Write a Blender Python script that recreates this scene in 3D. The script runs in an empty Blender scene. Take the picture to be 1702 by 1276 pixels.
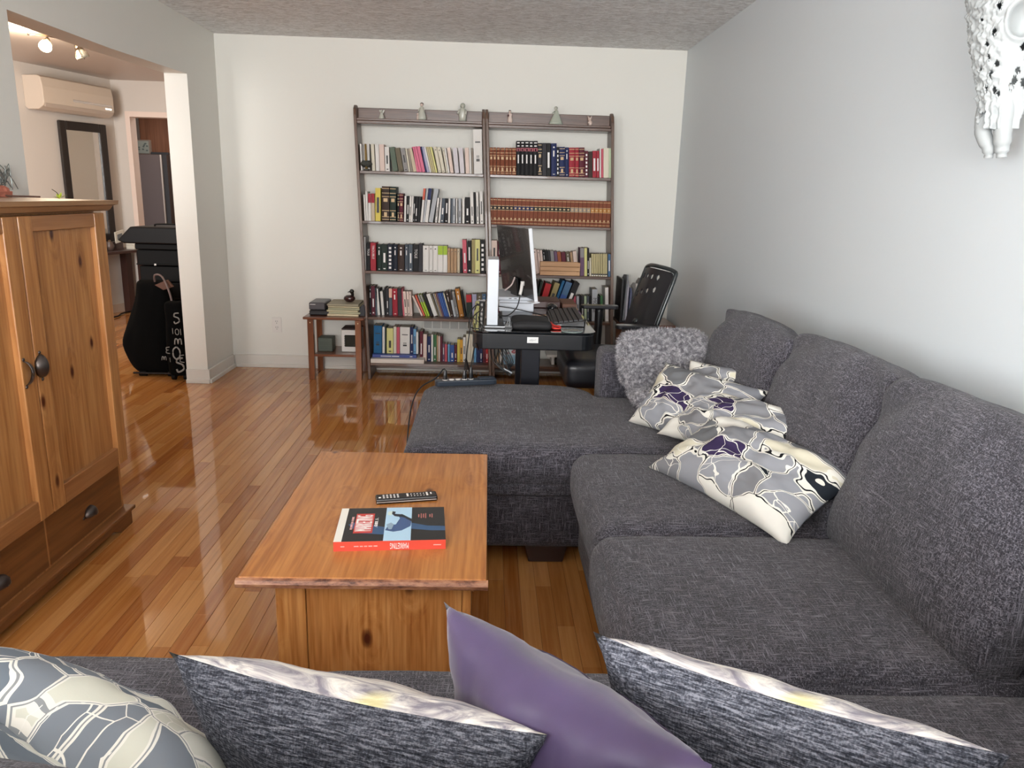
import bpy, bmesh, math, random
from mathutils import Vector, Matrix, noise
random.seed(7)
S = bpy.context.scene
C = S.collection
R = math.radians

# ---------------------------------------------------------------- camera
W_, H_, F_ = 1702, 1276, 1250.0
H0 = 1.37
def camera_basis(vp, roll, pp=(851, 638)):
    Y = Vector((vp[0]-pp[0], -(vp[1]-pp[1]), -F_)).normalized()
    r = R(roll)
    Xh = Vector((math.cos(r), -math.sin(r), 0))
    Z = Xh.cross(Y).normalized()
    X = Y.cross(Z)
    return Matrix((X, Y, Z))
cd = bpy.data.cameras.new('camera'); cam = bpy.data.objects.new('camera', cd); C.objects.link(cam)
cam.matrix_world = Matrix.Translation((0, 0, H0)) @ camera_basis((814, 325), 1.7).to_4x4()
cd.sensor_width = 36; cd.lens = 36*F_/W_; cd.clip_start = .05
S.camera = cam
# ---------------------------------------------------------------- light and exposure
w = bpy.data.worlds.new('World'); S.world = w; w.use_nodes = True
bg = w.node_tree.nodes['Background']; bg.inputs[0].default_value = (.75, .87, 1, 1); bg.inputs[1].default_value = 1.0
def area(name, loc, rot, sx, sy, power, col):
    d = bpy.data.lights.new(name, 'AREA'); d.shape = 'RECTANGLE'; d.size = sx; d.size_y = sy
    d.energy = power; d.color = col
    o = bpy.data.objects.new(name, d); C.objects.link(o); o.location = loc; o.rotation_euler = [R(a) for a in rot]
    return o
area('window_daylight', (-.25, -3.2, 1.55), (127, 0, 0), 2.7, 1.5, 235, (1, .99, .985))
area('side_window_daylight', (-2.2, -1.2, 1.45), (120, 0, -90), 1.7, 1.5, 132, (.93, .965, 1))
area('kitchen_fill', (-3.7, 9.6, 2.42), (0, 0, 0), 1.0, 1.0, 11, (1, .95, .9))  # added fill below the kitchen ceiling
hl = area('hall_fill', (-3.3, 2.15, 1.5), (90, 0, 22), 1.6, 1.4, 56, (1, .97, .94))  # added fill at the windowless hall end, brightens the hall walls
hl.data.spread = R(95)
S.view_settings.view_transform = 'Standard'; S.view_settings.look = 'None'
S.view_settings.exposure = 0.77; S.view_settings.gamma = 1; S.view_settings.use_curve_mapping = False

# ---------------------------------------------------------------- colour and materials
def lin(c):
    if isinstance(c, str):
        c = c.lstrip('#'); c = [int(c[i:i+2], 16)/255 for i in (0, 2, 4)]
    return tuple((v/12.92 if v <= .04045 else ((v+.055)/1.055)**2.4) for v in c[:3]) + (1,)
MC = {}
def mat(name, col='#808080', rough=.5, metal=0, coat=0, emit=None, estr=0, spec=.5, trans=0, sheen=0):
    if name in MC: return MC[name]
    m = bpy.data.materials.new(name); m.use_nodes = True
    b = m.node_tree.nodes['Principled BSDF']
    b.inputs['Base Color'].default_value = lin(col); b.inputs['Roughness'].default_value = rough
    b.inputs['Metallic'].default_value = metal; b.inputs['Coat Weight'].default_value = coat
    b.inputs['Specular IOR Level'].default_value = spec
    b.inputs['Transmission Weight'].default_value = trans
    b.inputs['Sheen Weight'].default_value = sheen
    if emit: b.inputs['Emission Color'].default_value = lin(emit); b.inputs['Emission Strength'].default_value = estr
    MC[name] = m; return m
class NT:
    def __init__(s, m): s.t = m.node_tree; s.b = s.t.nodes['Principled BSDF']
    def n(s, typ, **k):
        x = s.t.nodes.new(typ)
        for a, v in k.items(): setattr(x, a, v)
        return x
    def l(s, a, b): s.t.links.new(a, b)
    def coords(s, scale=(1, 1, 1), kind='Object', rot=(0, 0, 0)):
        c = s.n('ShaderNodeTexCoord'); m = s.n('ShaderNodeMapping'); m.inputs['Scale'].default_value = scale
        m.inputs['Rotation'].default_value = rot
        s.l(c.outputs[kind], m.inputs['Vector']); return m.outputs[0]
    def noise(s, vec, scale=5, detail=3, rough=.5, dist=0):
        x = s.n('ShaderNodeTexNoise'); x.inputs['Scale'].default_value = scale; x.inputs['Detail'].default_value = detail
        x.inputs['Roughness'].default_value = rough; x.inputs['Distortion'].default_value = dist
        s.l(vec, x.inputs['Vector']); return x.outputs['Fac']
    def ramp(s, fac, stops, interp='LINEAR'):
        x = s.n('ShaderNodeValToRGB'); x.color_ramp.interpolation = interp; e = x.color_ramp.elements
        e[0].position, e[0].color = stops[0][0], lin(stops[0][1]); e[1].position, e[1].color = stops[-1][0], lin(stops[-1][1])
        for p, c in stops[1:-1]:
            k = e.new(p); k.color = lin(c)
        s.l(fac, x.inputs[0]); return x.outputs[0]
    def mix(s, f, a, b, mode='MIX'):
        x = s.n('ShaderNodeMix', data_type='RGBA', blend_type=mode)
        for i, v in ((0, f), (6, a), (7, b)):
            if hasattr(v, 'links'): s.l(v, x.inputs[i])
            elif i == 0: x.inputs[0].default_value = v
            else: x.inputs[i].default_value = lin(v)
        return x.outputs[2]
    def math(s, op, a, b=0):
        x = s.n('ShaderNodeMath', operation=op)
        for i, v in enumerate((a, b)):
            if hasattr(v, 'links'): s.l(v, x.inputs[i])
            else: x.inputs[i].default_value = v
        return x.outputs[0]
    def bump(s, h, strength=.3, dist=.01):
        x = s.n('ShaderNodeBump'); x.inputs['Strength'].default_value = strength; x.inputs['Distance'].default_value = dist
        s.l(h, x.inputs['Height']); s.l(x.outputs[0], s.b.inputs['Normal'])
    def col(s, c): s.l(c, s.b.inputs['Base Color'])

def wood(name, dark, mid, light, axis, rough=.35, knots=True, plane=None, kden=.45, coat=.2, gs=1.0, seed=0, knotcol='#4a1c0c'):
    m = mat(name, mid, rough, coat=coat); t = NT(m)
    sc = [26*gs, 26*gs, 26*gs]; sc['xyz'.index(axis)] = 1.3*gs
    v = t.coords(tuple(sc))
    ks = [5.2, 5.2, 5.2]; ks['xyz'.index(axis)] = 2.6
    kv = t.coords(tuple(ks))
    off = t.n('ShaderNodeVectorMath', operation='ADD'); off.inputs[1].default_value = (seed*1.7, seed*2.3, seed*3.1); t.l(kv, off.inputs[0])
    vo = t.n('ShaderNodeTexVoronoi', voronoi_dimensions='2D' if plane else '3D'); vo.inputs['Scale'].default_value = 1.0
    if plane:
        sx = t.n('ShaderNodeSeparateXYZ'); cx_ = t.n('ShaderNodeCombineXYZ'); t.l(off.outputs[0], sx.inputs[0])
        t.l(sx.outputs['xyz'.index(plane[0])], cx_.inputs[0]); t.l(sx.outputs['xyz'.index(plane[1])], cx_.inputs[1]); t.l(cx_.outputs[0], vo.inputs['Vector'])
    else: t.l(off.outputs[0], vo.inputs['Vector'])
    d = vo.outputs['Distance']
    pull = t.ramp(d, [(0, '#ffffff'), (.30, '#000000')])
    add = t.n('ShaderNodeVectorMath', operation='MULTIPLY_ADD'); add.inputs[1].default_value = (1.6, 1.6, 1.6)
    t.l(pull, add.inputs[0]); t.l(v, add.inputs[2])
    g = t.noise(add.outputs[0] if knots else v, 1.0, 4, .6, .6)
    fine = t.noise(t.coords(tuple(a*4 for a in sc)), 1, 2, .5)
    c = t.ramp(g, [(.25, dark), (.48, mid), (.75, light)])
    c = t.mix(.45 if knots else .28, c, t.ramp(fine, [(.32, dark), (.66, light)]))
    if knots:
        core = t.ramp(d, [(.03, '#ffffff'), (.085, '#000000')])
        sep = t.n('ShaderNodeSeparateColor'); t.l(vo.outputs['Color'], sep.inputs[0])
        pick = t.math('GREATER_THAN', sep.outputs[0], kden)
        c = t.mix(t.math('MULTIPLY', core, pick), c, knotcol)
    t.col(c); t.bump(fine, .06, .003)
    return m

def fabric(name, dark, mid, light, sc=1.0, bump=.5):
    m = mat(name, mid, .95, spec=.15, sheen=.15); t = NT(m)
    a = t.noise(t.coords((22*sc, 340*sc, 340*sc)), 1, 2, .6)
    b = t.noise(t.coords((340*sc, 22*sc, 340*sc)), 1, 2, .6)
    c = t.noise(t.coords((340*sc, 340*sc, 22*sc)), 1, 2, .6)
    big = t.noise(t.coords((5, 5, 5)), 1, 3, .6)
    f = t.math('MAXIMUM', t.math('MAXIMUM', a, b), c)
    f = t.math('ADD', f, t.math('MULTIPLY', t.math('SUBTRACT', big, .5), .12))
    t.col(t.ramp(f, [(.46, dark), (.57, mid), (.72, light)])); t.bump(f, bump, .01)
    return m

def floral(name, stops, lines, rot=0, scale=9, wobble=.26):
    m = mat(name, '#c8c8c8', .85, spec=.2); t = NT(m)
    v = t.coords((1.0, 1.7, 1), rot=(0, 0, rot))
    wob = t.n('ShaderNodeTexNoise'); wob.inputs['Scale'].default_value = 6; t.l(v, wob.inputs['Vector'])
    mx = t.n('ShaderNodeVectorMath', operation='MULTIPLY_ADD'); mx.inputs[1].default_value = (wobble, wobble, .0); t.l(wob.outputs['Color'], mx.inputs[0]); t.l(v, mx.inputs[2])
    vo = t.n('ShaderNodeTexVoronoi', voronoi_dimensions='2D'); vo.inputs['Scale'].default_value = scale; t.l(mx.outputs[0], vo.inputs['Vector'])
    ve = t.n('ShaderNodeTexVoronoi', voronoi_dimensions='2D', feature='DISTANCE_TO_EDGE'); ve.inputs['Scale'].default_value = scale; t.l(mx.outputs[0], ve.inputs['Vector'])
    sep = t.n('ShaderNodeSeparateColor'); t.l(vo.outputs['Color'], sep.inputs[0])
    c = t.ramp(sep.outputs[0], stops, 'CONSTANT')
    e = t.ramp(ve.outputs['Distance'], [(0, '#ffffff'), (.05, '#ffffff'), (.06, '#000000'), (1, '#000000')], 'CONSTANT')
    c = t.mix(e, c, '#dbd9d0')
    e2 = t.ramp(ve.outputs['Distance'], [(0, '#ffffff'), (.015, '#000000'), (1, '#000000')], 'CONSTANT')
    c = t.mix(e2, c, lines)
    vs = t.n('ShaderNodeTexVoronoi', voronoi_dimensions='2D', feature='DISTANCE_TO_EDGE'); vs.inputs['Scale'].default_value = scale*1.9
    t.l(mx.outputs[0], vs.inputs['Vector'])
    th = t.ramp(vs.outputs['Distance'], [(0, '#ffffff'), (.022, '#000000'), (1, '#000000')], 'CONSTANT')
    pick = t.math('GREATER_THAN', sep.outputs[1], .60)
    c = t.mix(t.math('MULTIPLY', th, pick), c, '#dedcd4')
    t.col(c); t.bump(t.noise(t.coords((400, 400, 400)), 1, 2), .05, .002)
    return m

# ---------------------------------------------------------------- mesh helpers
WM = {}                                        # world matrices of everything made so far
def setM(o, M): WM[o.name] = M
class MB:
    def __init__(s): s.bm = bmesh.new(); s.mi = 0
    def _tag(s, faces):
        for f in faces: f.material_index = s.mi
    def box(s, x0, x1, y0, y1, z0, z1, bev=0, seg=1, M=None):
        r = bmesh.ops.create_cube(s.bm, size=1)
        vs = r['verts']
        T = Matrix.Translation(((x0+x1)/2, (y0+y1)/2, (z0+z1)/2)) @ Matrix.Diagonal((abs(x1-x0), abs(y1-y0), abs(z1-z0), 1))
        bmesh.ops.transform(s.bm, matrix=T, verts=vs)
        fs = set(f for v in vs for f in v.link_faces)
        if bev > 0:
            es = list(set(e for v in vs for e in v.link_edges))
            rr = bmesh.ops.bevel(s.bm, geom=es, offset=bev, segments=seg, profile=.5, affect='EDGES')
            vs = list(set(v for f in rr['faces'] for v in f.verts) | set(v for v in vs if v.is_valid))
            fs = set(f for v in vs for f in v.link_faces)
        if M: bmesh.ops.transform(s.bm, matrix=M, verts=vs)
        s._tag(fs); return s
    def cyl(s, p0, p1, r0, r1=None, n=16, caps=True):
        p0, p1 = Vector(p0), Vector(p1); d = p1-p0
        r = bmesh.ops.create_cone(s.bm, cap_ends=caps, segments=n, radius1=r0, radius2=r0 if r1 is None else r1, depth=d.length)
        M = Matrix.Translation((p0+p1)/2) @ d.to_track_quat('Z', 'Y').to_matrix().to_4x4()
        bmesh.ops.transform(s.bm, matrix=M, verts=r['verts'])
        s._tag(set(f for v in r['verts'] for f in v.link_faces)); return s
    def ball(s, c, rx, ry=None, rz=None, n=12, M=None):
        r = bmesh.ops.create_uvsphere(s.bm, u_segments=n, v_segments=max(6, n//2), radius=1)
        T = Matrix.Translation(c) @ (M or Matrix()) @ Matrix.Diagonal((rx, ry or rx, rz or rx, 1))
        bmesh.ops.transform(s.bm, matrix=T, verts=r['verts'])
        s._tag(set(f for v in r['verts'] for f in v.link_faces)); return s
    def tube(s, pts, rad, n=8, smooth=6):
        pts = [Vector(p) for p in pts]
        if smooth and len(pts) > 2:
            out = []
            for i in range(len(pts)-1):
                a, b, c, d = pts[max(i-1, 0)], pts[i], pts[i+1], pts[min(i+2, len(pts)-1)]
                for k in range(smooth):
                    t = k/smooth
                    out.append(.5*((2*b)+(c-a)*t+(2*a-5*b+4*c-d)*t*t+(3*b-a-3*c+d)*t**3))
            pts = out+[pts[-1]]
        rings = []
        up = Vector((0, 0, 1))
        for i, p in enumerate(pts):
            d = (pts[min(i+1, len(pts)-1)]-pts[max(i-1, 0)]).normalized()
            a = d.cross(up)
            if a.length < .1: a = d.cross(Vector((1, 0, 0)))
            a.normalize(); b = d.cross(a)
            rr = rad[min(i*len(rad)//len(pts), len(rad)-1)] if isinstance(rad, (list, tuple)) else rad
            rings.append([s.bm.verts.new(p+(a*math.cos(2*math.pi*k/n)+b*math.sin(2*math.pi*k/n))*rr) for k in range(n)])
        for i in range(len(rings)-1):
            for k in range(n):
                f = s.bm.faces.new((rings[i][k], rings[i][(k+1) % n], rings[i+1][(k+1) % n], rings[i+1][k])); f.material_index = s.mi
        for rg in (rings[0], rings[-1]):
            f = s.bm.faces.new(rg); f.material_index = s.mi
        return s
    def lathe(s, prof, c=(0, 0, 0), n=20, sx=1, sy=1):
        rings = []
        for r, z in prof:
            rings.append([s.bm.verts.new((c[0]+max(r, 1e-5)*sx*math.cos(2*math.pi*k/n), c[1]+max(r, 1e-5)*sy*math.sin(2*math.pi*k/n), c[2]+z)) for k in range(n)])
        for i in range(len(rings)-1):
            for k in range(n):
                f = s.bm.faces.new((rings[i][k], rings[i][(k+1) % n], rings[i+1][(k+1) % n], rings[i+1][k])); f.material_index = s.mi
        for rg in (rings[0], rings[-1]):
            f = s.bm.faces.new(rg); f.material_index = s.mi
        return s
    def prism(s, poly, fn, a, b):
        """poly of 2-D points, fn(u, v, w) -> 3-D, extruded from w=a to w=b"""
        A = [s.bm.verts.new(fn(u, v, a)) for u, v in poly]; B = [s.bm.verts.new(fn(u, v, b)) for u, v in poly]
        n = len(poly); fs = [s.bm.faces.new(A), s.bm.faces.new(B[::-1])]
        for i in range(n): fs.append(s.bm.faces.new((A[i], B[i], B[(i+1) % n], A[(i+1) % n])))
        s._tag(fs); return s
    def grid(s, fn, nu, nv, closed_u=False):
        V = [[s.bm.verts.new(fn(i/nu, j/nv)) for j in range(nv+1)] for i in range(nu if closed_u else nu+1)]
        m = len(V)
        for i in range(nu if closed_u else nu):
            for j in range(nv):
                f = s.bm.faces.new((V[i][j], V[(i+1) % m][j], V[(i+1) % m][j+1], V[i][j+1])); f.material_index = s.mi
        return s
    def obj(s, name, mats, parent=None, smooth=False, bevel=0, loc=None, local=False, subsurf=0, seg=2, angle=35):
        bmesh.ops.recalc_face_normals(s.bm, faces=s.bm.faces)
        me = bpy.data.meshes.new(name)
        if not isinstance(mats, (list, tuple)): mats = [mats]
        M = Matrix()
        if parent is not None: M = WM[parent.name]
        elif loc is not None: M = loc if isinstance(loc, Matrix) else Matrix.Translation(loc)
        if not local: bmesh.ops.transform(s.bm, matrix=M.inverted(), verts=s.bm.verts)
        s.bm.to_mesh(me); s.bm.free()
        for m in mats: me.materials.append(m)
        if smooth:
            for p in me.polygons: p.use_smooth = True
        o = bpy.data.objects.new(name, me); C.objects.link(o)
        if parent is not None: o.parent = parent
        else: o.matrix_world = M
        setM(o, M)
        if bevel:
            b = o.modifiers.new('bevel', 'BEVEL'); b.width = bevel; b.segments = seg; b.limit_method = 'ANGLE'; b.angle_limit = R(angle); b.harden_normals = False
        if subsurf:
            u = o.modifiers.new('sub', 'SUBSURF'); u.levels = subsurf; u.render_levels = subsurf
        if smooth and bevel:
            pass
        return o
def tag(o, label=None, cat=None, group=None, kind=None):
    if label: o['label'] = label
    if cat: o['category'] = cat
    if group: o['group'] = group
    if kind: o['kind'] = kind
    return o
def thing(name, label, cat, loc=(0, 0, 0), rz=0, group=None, M=None):
    o = bpy.data.objects.new(name, None); C.objects.link(o); o.empty_display_size = .05
    M = M or (Matrix.Translation(loc) @ Matrix.Rotation(rz, 4, 'Z'))
    o.matrix_world = M; setM(o, M)
    return tag(o, label, cat, group)
def single(b, name, mats, label, cat, group=None, **k):
    return tag(b.obj(name, mats, **k), label, cat, group)
def copy_tree(o, M, label=None, group=None):
    r = o.copy(); C.objects.link(r); r.matrix_world = M; setM(r, M)
    if label: r['label'] = label
    if group: r['group'] = group
    for ch in [x for x in C.objects if x.parent == o]:
        c = ch.copy(); C.objects.link(c); c.parent = r; setM(c, M)
        for g in [x for x in C.objects if x.parent == ch]:
            d = g.copy(); C.objects.link(d); d.parent = c; setM(d, M)
    return r
def soft(b, x0, x1, y0, y1, z0, z1, r=.05, dome=(0, 0), n=14, amp=.0, seed=0, M=None, bulge=0):
    """upholstered block: rounded edges, domed top/bottom, faint wrinkles"""
    cx, cy, cz = (x0+x1)/2, (y0+y1)/2, (z0+z1)/2; hx, hy, hz = (x1-x0)/2, (y1-y0)/2, (z1-z0)/2
    r = min(r, hx*.98, hy*.98, hz*.98)
    bm2 = bmesh.new(); bmesh.ops.create_cube(bm2, size=2)
    bmesh.ops.subdivide_edges(bm2, edges=bm2.edges[:], cuts=n, use_grid_fill=True)
    vm = {}
    for v in bm2.verts:
        u = Vector([math.copysign(1-(1-abs(c))**1.0, c) for c in v.co])
        # move sample density towards the edges
        u = Vector([math.copysign(math.sin(abs(c)*math.pi/2), c) for c in u])
        p = Vector((u.x*hx, u.y*hy, u.z*hz))
        q = Vector((max(-(hx-r), min(hx-r, p.x)), max(-(hy-r), min(hy-r, p.y)), max(-(hz-r), min(hz-r, p.z))))
        d = p-q
        if d.length > 1e-6: p = q+d.normalized()*r
        fu, fv = 1-u.x**2, 1-u.y**2
        p.z += (dome[0] if u.z > 0 else -dome[1])*abs(u.z)*math.sqrt(max(fu, 0)*max(fv, 0))
        if bulge:
            p.x += bulge*u.x*(1-u.z**2)*(1-u.y**2); p.y += bulge*u.y*(1-u.z**2)*(1-u.x**2)
        if amp:
            nn = noise.noise(Vector((p.x*5+seed*3.3, p.y*5+seed, p.z*5)))+.5*noise.noise(Vector((p.x*13+seed, p.y*9, p.z*11)))
            p += (d.normalized() if d.length > 1e-6 else Vector((0, 0, 1)))*amp*nn
        p += Vector((cx, cy, cz))
        if M: p = M @ p
        vm[v] = b.bm.verts.new(p)
    for f in bm2.faces:
        g = b.bm.faces.new([vm[v] for v in f.verts]); g.material_index = b.mi
    bm2.free(); return b
def pillow(w, h, t, seed=0, n=34, pinch=.10, amp=.008, bend=0, mats2=False, ears=.02):
    """square throw pillow in its own frame: x across, y up, z thickness"""
    b = MB()
    def P(i, j, sgn):
        u, v = 2*i/n-1, 2*j/n-1
        k = (1-abs(u)**2.6)*(1-abs(v)**2.6)
        th = t/2*max(k, 0)**.55
        ex = 1-pinch*(1-v*v)*(abs(u)**2); ey = 1-pinch*(1-u*u)*(abs(v)**2)
        x, y = u*w/2*ex, v*h/2*ey
        nn = noise.noise(Vector((u*2.3+seed*7, v*2.3+seed, sgn)))+.6*noise.noise(Vector((u*5.1+seed, v*5.1, sgn+3)))
        cr = abs(u*v)**2*math.sin(9*(u-v)+seed)*.6
        z = sgn*(th+amp*(nn+cr)*(k**.5 if k > 0 else 0)*2)
        z += bend*(u*u+ .4*v*v)*w
        return (x, y, z)
    b.P = P; rows = {}
    for sgn in (1, -1):
        for i in range(n+1):
            for j in range(n+1):
                if sgn == -1 and (i in (0, n) or j in (0, n)): rows[(i, j, sgn)] = rows[(i, j, 1)]
                else: rows[(i, j, sgn)] = b.bm.verts.new(P(i, j, sgn))
        for i in range(n):
            for j in range(n):
                f = b.bm.faces.new((rows[(i, j, sgn)], rows[(i+1, j, sgn)], rows[(i+1, j+1, sgn)], rows[(i, j+1, sgn)]))
                f.material_index = 0 if (sgn == 1 or not mats2) else 1
    return b
def frame(origin, xdir, ydir):
    X = Vector(xdir).normalized(); Z = X.cross(Vector(ydir)).normalized(); Y = Z.cross(X)
    M = Matrix((X, Y, Z)).transposed().to_4x4(); M.translation = Vector(origin); return M
def text_obj(name, body, size, M, m, parent, depth=.0004, sx=1):
    cu = bpy.data.curves.new(name, 'FONT'); cu.body = body; cu.size = size; cu.extrude = depth
    cu.align_x = 'CENTER'; cu.align_y = 'CENTER'; cu.resolution_u = 2
    o = bpy.data.objects.new(name+'_tmp', cu); C.objects.link(o)
    me = bpy.data.meshes.new_from_object(o); bpy.data.objects.remove(o); bpy.data.curves.remove(cu)
    me.transform(Matrix.Diagonal((sx, 1, 1, 1))); me.transform(M); me.materials.append(m)
    q = bpy.data.objects.new(name, me); C.objects.link(q)
    if parent: q.parent = parent; me.transform(WM[parent.name].inverted()); setM(q, WM[parent.name])
    return q

# ================================================================ THE ROOM
def wallmat(name, col, rough=.55, bumps=.05):
    m = mat(name, col, rough, spec=.3); t = NT(m)
    t.bump(t.noise(t.coords((60, 60, 60)), 1, 3), bumps, .004)
    return m
m_wall = wallmat('wall_paint_warm_white', '#e0ded6', .5)
m_wallR = wallmat('wall_paint_daylight_tint', '#cfd5d8', .45)  # same paint as the other walls, bluish daylight tint put into its colour
m_trim = mat('trim_paint', '#d8d4cc', .35)
m_hall = wallmat('hall_paint_beige', '#cdc6bf', .5)
m_hallc = wallmat('hall_ceiling_paint', '#c8bcb4', .4)
m_casing = mat('casing_paint', '#e6d3c8', .35)
m_stip = mat('stippled_ceiling', '#e8e4de', .75, spec=.3); t = NT(m_stip)
v = t.coords((16, 42, 30)); a = t.noise(v, 1.0, 5, .62, 1.2); bb = t.noise(t.coords((70, 120, 90)), 1, 3, .6)
h = t.math('ADD', t.ramp(a, [(.42, '#000000'), (.62, '#ffffff')]), t.math('MULTIPLY', bb, .5))
t.bump(h, 1.0, .006); t.col(t.ramp(a, [(.35, '#cfccc8'), (.58, '#fdfdfc')]))  # ridges lightened and hollows darkened in colour to strengthen the relief shading

D = 5.891; XL, XR, HC = -2.0, 1.425, 2.44
def st(b, name, m, **k): return tag(b.obj(name, m, **k), kind='structure')
b = MB(); b.box(-2.15, XR+.15, D, D+.13, 0, 2.5); st(b, 'wall_back', m_wall)
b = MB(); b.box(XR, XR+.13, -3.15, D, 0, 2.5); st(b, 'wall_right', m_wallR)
b = MB(); b.prism([(-3.0, 0), (-2.1, 0), (-2.1, 2.25), (-.3, 2.25), (-.3, 0), (3.43, 0), (3.43, 2.055), (4.3, 2.06), (5.335, 2.088), (5.335, 0), (D, 0), (D, 2.5), (-3.0, 2.5)], lambda u, v, w: (w, u, v), -2.15, XL)
st(b, 'wall_left', m_wall)
b = MB()                                       # wall behind the camera, with the window in it
b.box(-2.15, XR, -3.15, -3.0, 0, .75); b.box(-2.15, XR, -3.15, -3.0, 2.32, 2.5)
b.box(-2.15, -1.6, -3.15, -3.0, .75, 2.32); b.box(1.1, XR, -3.15, -3.0, .75, 2.32); st(b, 'wall_front', m_wall)
b = MB(); b.box(-1.6, 1.1, -3.13, -3.06, .75, .80); b.box(-1.6, 1.1, -3.13, -3.06, 2.27, 2.32)
for x in (-1.6, -.27, 1.05): b.box(x, x+.05, -3.13, -3.06, .8, 2.27)
st(b, 'window_1', m_trim)
b = MB()
for y in (-2.1, -1.22, -.34): b.box(-2.11, -2.05, y, y+.04, .04, 2.25)
b.box(-2.11, -2.05, -2.06, -.34, 2.19, 2.25); b.box(-2.15, -2.0, -2.1, -.3, 0, .04); st(b, 'window_2', m_trim)
b = MB(); b.box(XL, XR, -3.0, D, HC, HC+.06); st(b, 'ceiling', m_stip)
# hall shell
ha = R(17); hd = Vector((-math.sin(ha), -math.cos(ha), 0)); hn = Vector((math.cos(ha), -math.sin(ha), 0)); hp = Vector((-4.03, 8.59, 0))
def hallw(s, off, z): return hp+hd*s+hn*off+Vector((0, 0, z))
b = MB()
def hb(b, s0, s1, o0, o1, z0, z1):
    P = [(s, o_, z) for s in (s0, s1) for o_ in (o0, o1) for z in (z0, z1)]
    V = [b.bm.verts.new(hallw(*p)) for p in P]
    for q in ((0, 1, 3, 2), (4, 6, 7, 5), (0, 4, 5, 1), (2, 3, 7, 6), (0, 2, 6, 4), (1, 5, 7, 3)):
        f = b.bm.faces.new([V[i] for i in q]); f.material_index = b.mi
    return b
hb(b, 0, 1.16, -.12, 0, 0, 2.5); hb(b, 1.16, 2.06, -.12, 0, 2.08, 2.5); hb(b, 2.06, 6.9, -.12, 0, 0, 2.5)
st(b, 'wall_hall_left', m_hall)
b = MB(); hb(b, 1.16, 2.06, -.12, -.08, 0, 2.08); st(b, 'door_2', mat('hall_door_paint', '#9a8068', .4))
b = MB(); b.box(-4.2, -3.86, 8.59, 8.70, 0, 2.5); b.box(-3.86, -3.05, 8.59, 8.70, 2.09, 2.5); b.box(-3.05, -1.9, 8.59, 8.70, 0, 2.5)
st(b, 'wall_hall_back', m_hall)
b = MB(); b.box(-3.90, -3.852, 8.575, 8.715, 0, 2.13); b.box(-3.058, -3.01, 8.575, 8.715, 0, 2.13); b.box(-3.852, -3.058, 8.575, 8.715, 2.075, 2.13)
st(b, 'trim_1', m_casing)
b = MB(); b.box(-2.15, -2.0, D+.13, 8.59, 0, 2.5); st(b, 'wall_hall_right', m_wall)
b = MB(); b.box(-6.2, -2.15, 1.9, 2.02, 0, 2.5); st(b, 'wall_hall_front', m_hall)
b = MB(); b.box(-6.2, -2.15, 1.9, 8.7, HC, HC+.06); b.box(-2.15, -2, D+.13, 8.7, HC, HC+.06); st(b, 'ceiling_hall', m_hallc)
b = MB(); b.box(-5.2, -5.1, 8.7, 11.2, 0, 2.5); b.box(-2.9, -2.8, 8.7, 11.2, 0, 2.5); b.box(-5.2, -2.8, 11.1, 11.2, 0, 2.5)
b.box(-5.2, -2.8, 8.7, 11.2, HC, HC+.06); st(b, 'wall_kitchen', m_hall)
# baseboards with their shoe moulding
def bb_(name, pts):
    b = MB()
    for (x0, x1, y0, y1, dx, dy) in pts:
        b.box(x0, x1, y0, y1, 0, .10)
        b.box(x0-(dx < 0)*.013, x1+(dx > 0)*.013, y0-(dy < 0)*.013, y1+(dy > 0)*.013, 0, .028)
    return st(b, name, m_trim, bevel=.003)
bb_('baseboard_back', [(-1.985, XR, D-.016, D, 0, -1)])
bb_('baseboard_left', [(XL, XL+.016, 5.32, D-.03, 1, 0), (-2.15, XL+.016, 5.319, 5.335, 0, -1), (XL, XL+.016, -.3, 3.43, 1, 0)])
bb_('baseboard_right', [(XR-.016, XR, -3.0, D-.03, -1, 0)])
b = MB(); hb(b, 0, 1.16, 0, .014, 0, .09); hb(b, 2.06, 6.8, 0, .014, 0, .09); st(b, 'baseboard_hall', mat('baseboard_hall_paint', '#c8b4a4', .4))

# ---------------------------------------------------------------- strip floor, every board its own piece
b = MB(); b.box(-6.3, XR+.1, -3.15, 11.2, -.05, -.009)
floor = st(b, 'floor', mat('subfloor', '#3a2414', .8))
m_plank = mat('varnished_maple_strip', '#a06a3c', .18, coat=.1); t = NT(m_plank)
at = t.n('ShaderNodeAttribute', attribute_name='tone')
v = t.coords((60, 2.2, 60)); g = t.noise(v, 1, 4, .6, .4); g2 = t.noise(t.coords((14, 1.1, 14)), 1, 3, .6, 1.0)
c = t.mix(.35, at.outputs['Color'], t.ramp(g, [(.3, '#80481f'), (.5, '#b4743a'), (.72, '#d29a5c')]), 'MIX')
c = t.mix(t.ramp(g2, [(.58, '#000000'), (.74, '#4a4a4a')]), c, '#8a5228')
t.col(c); t.l(t.ramp(t.noise(t.coords((3, 3, 3)), 1, 2), [(.3, '#303030'), (.7, '#4a4a4a')]), t.b.inputs['Roughness'])
tones = ['#b57a42', '#bd834a', '#ad713a', '#c48c52', '#a2622f', '#b87c42', '#ca9458', '#b0743a', '#96582a', '#be8448', '#c89258', '#ab7038']
PW = .0571
def vis(x, y):
    if 1.2 < y < D and XL < x < .40 and not (x < -3.15 and y < 2.9) and not (y > 2.7 and x > -.25 and y < 3.4): return True
    return -4.3 < x < -2.0 and 4.6 < y < 8.6 and x > -.47*y-.05
rnd = random.Random(3); cand = []; rest = []
x = -6.2
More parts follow.
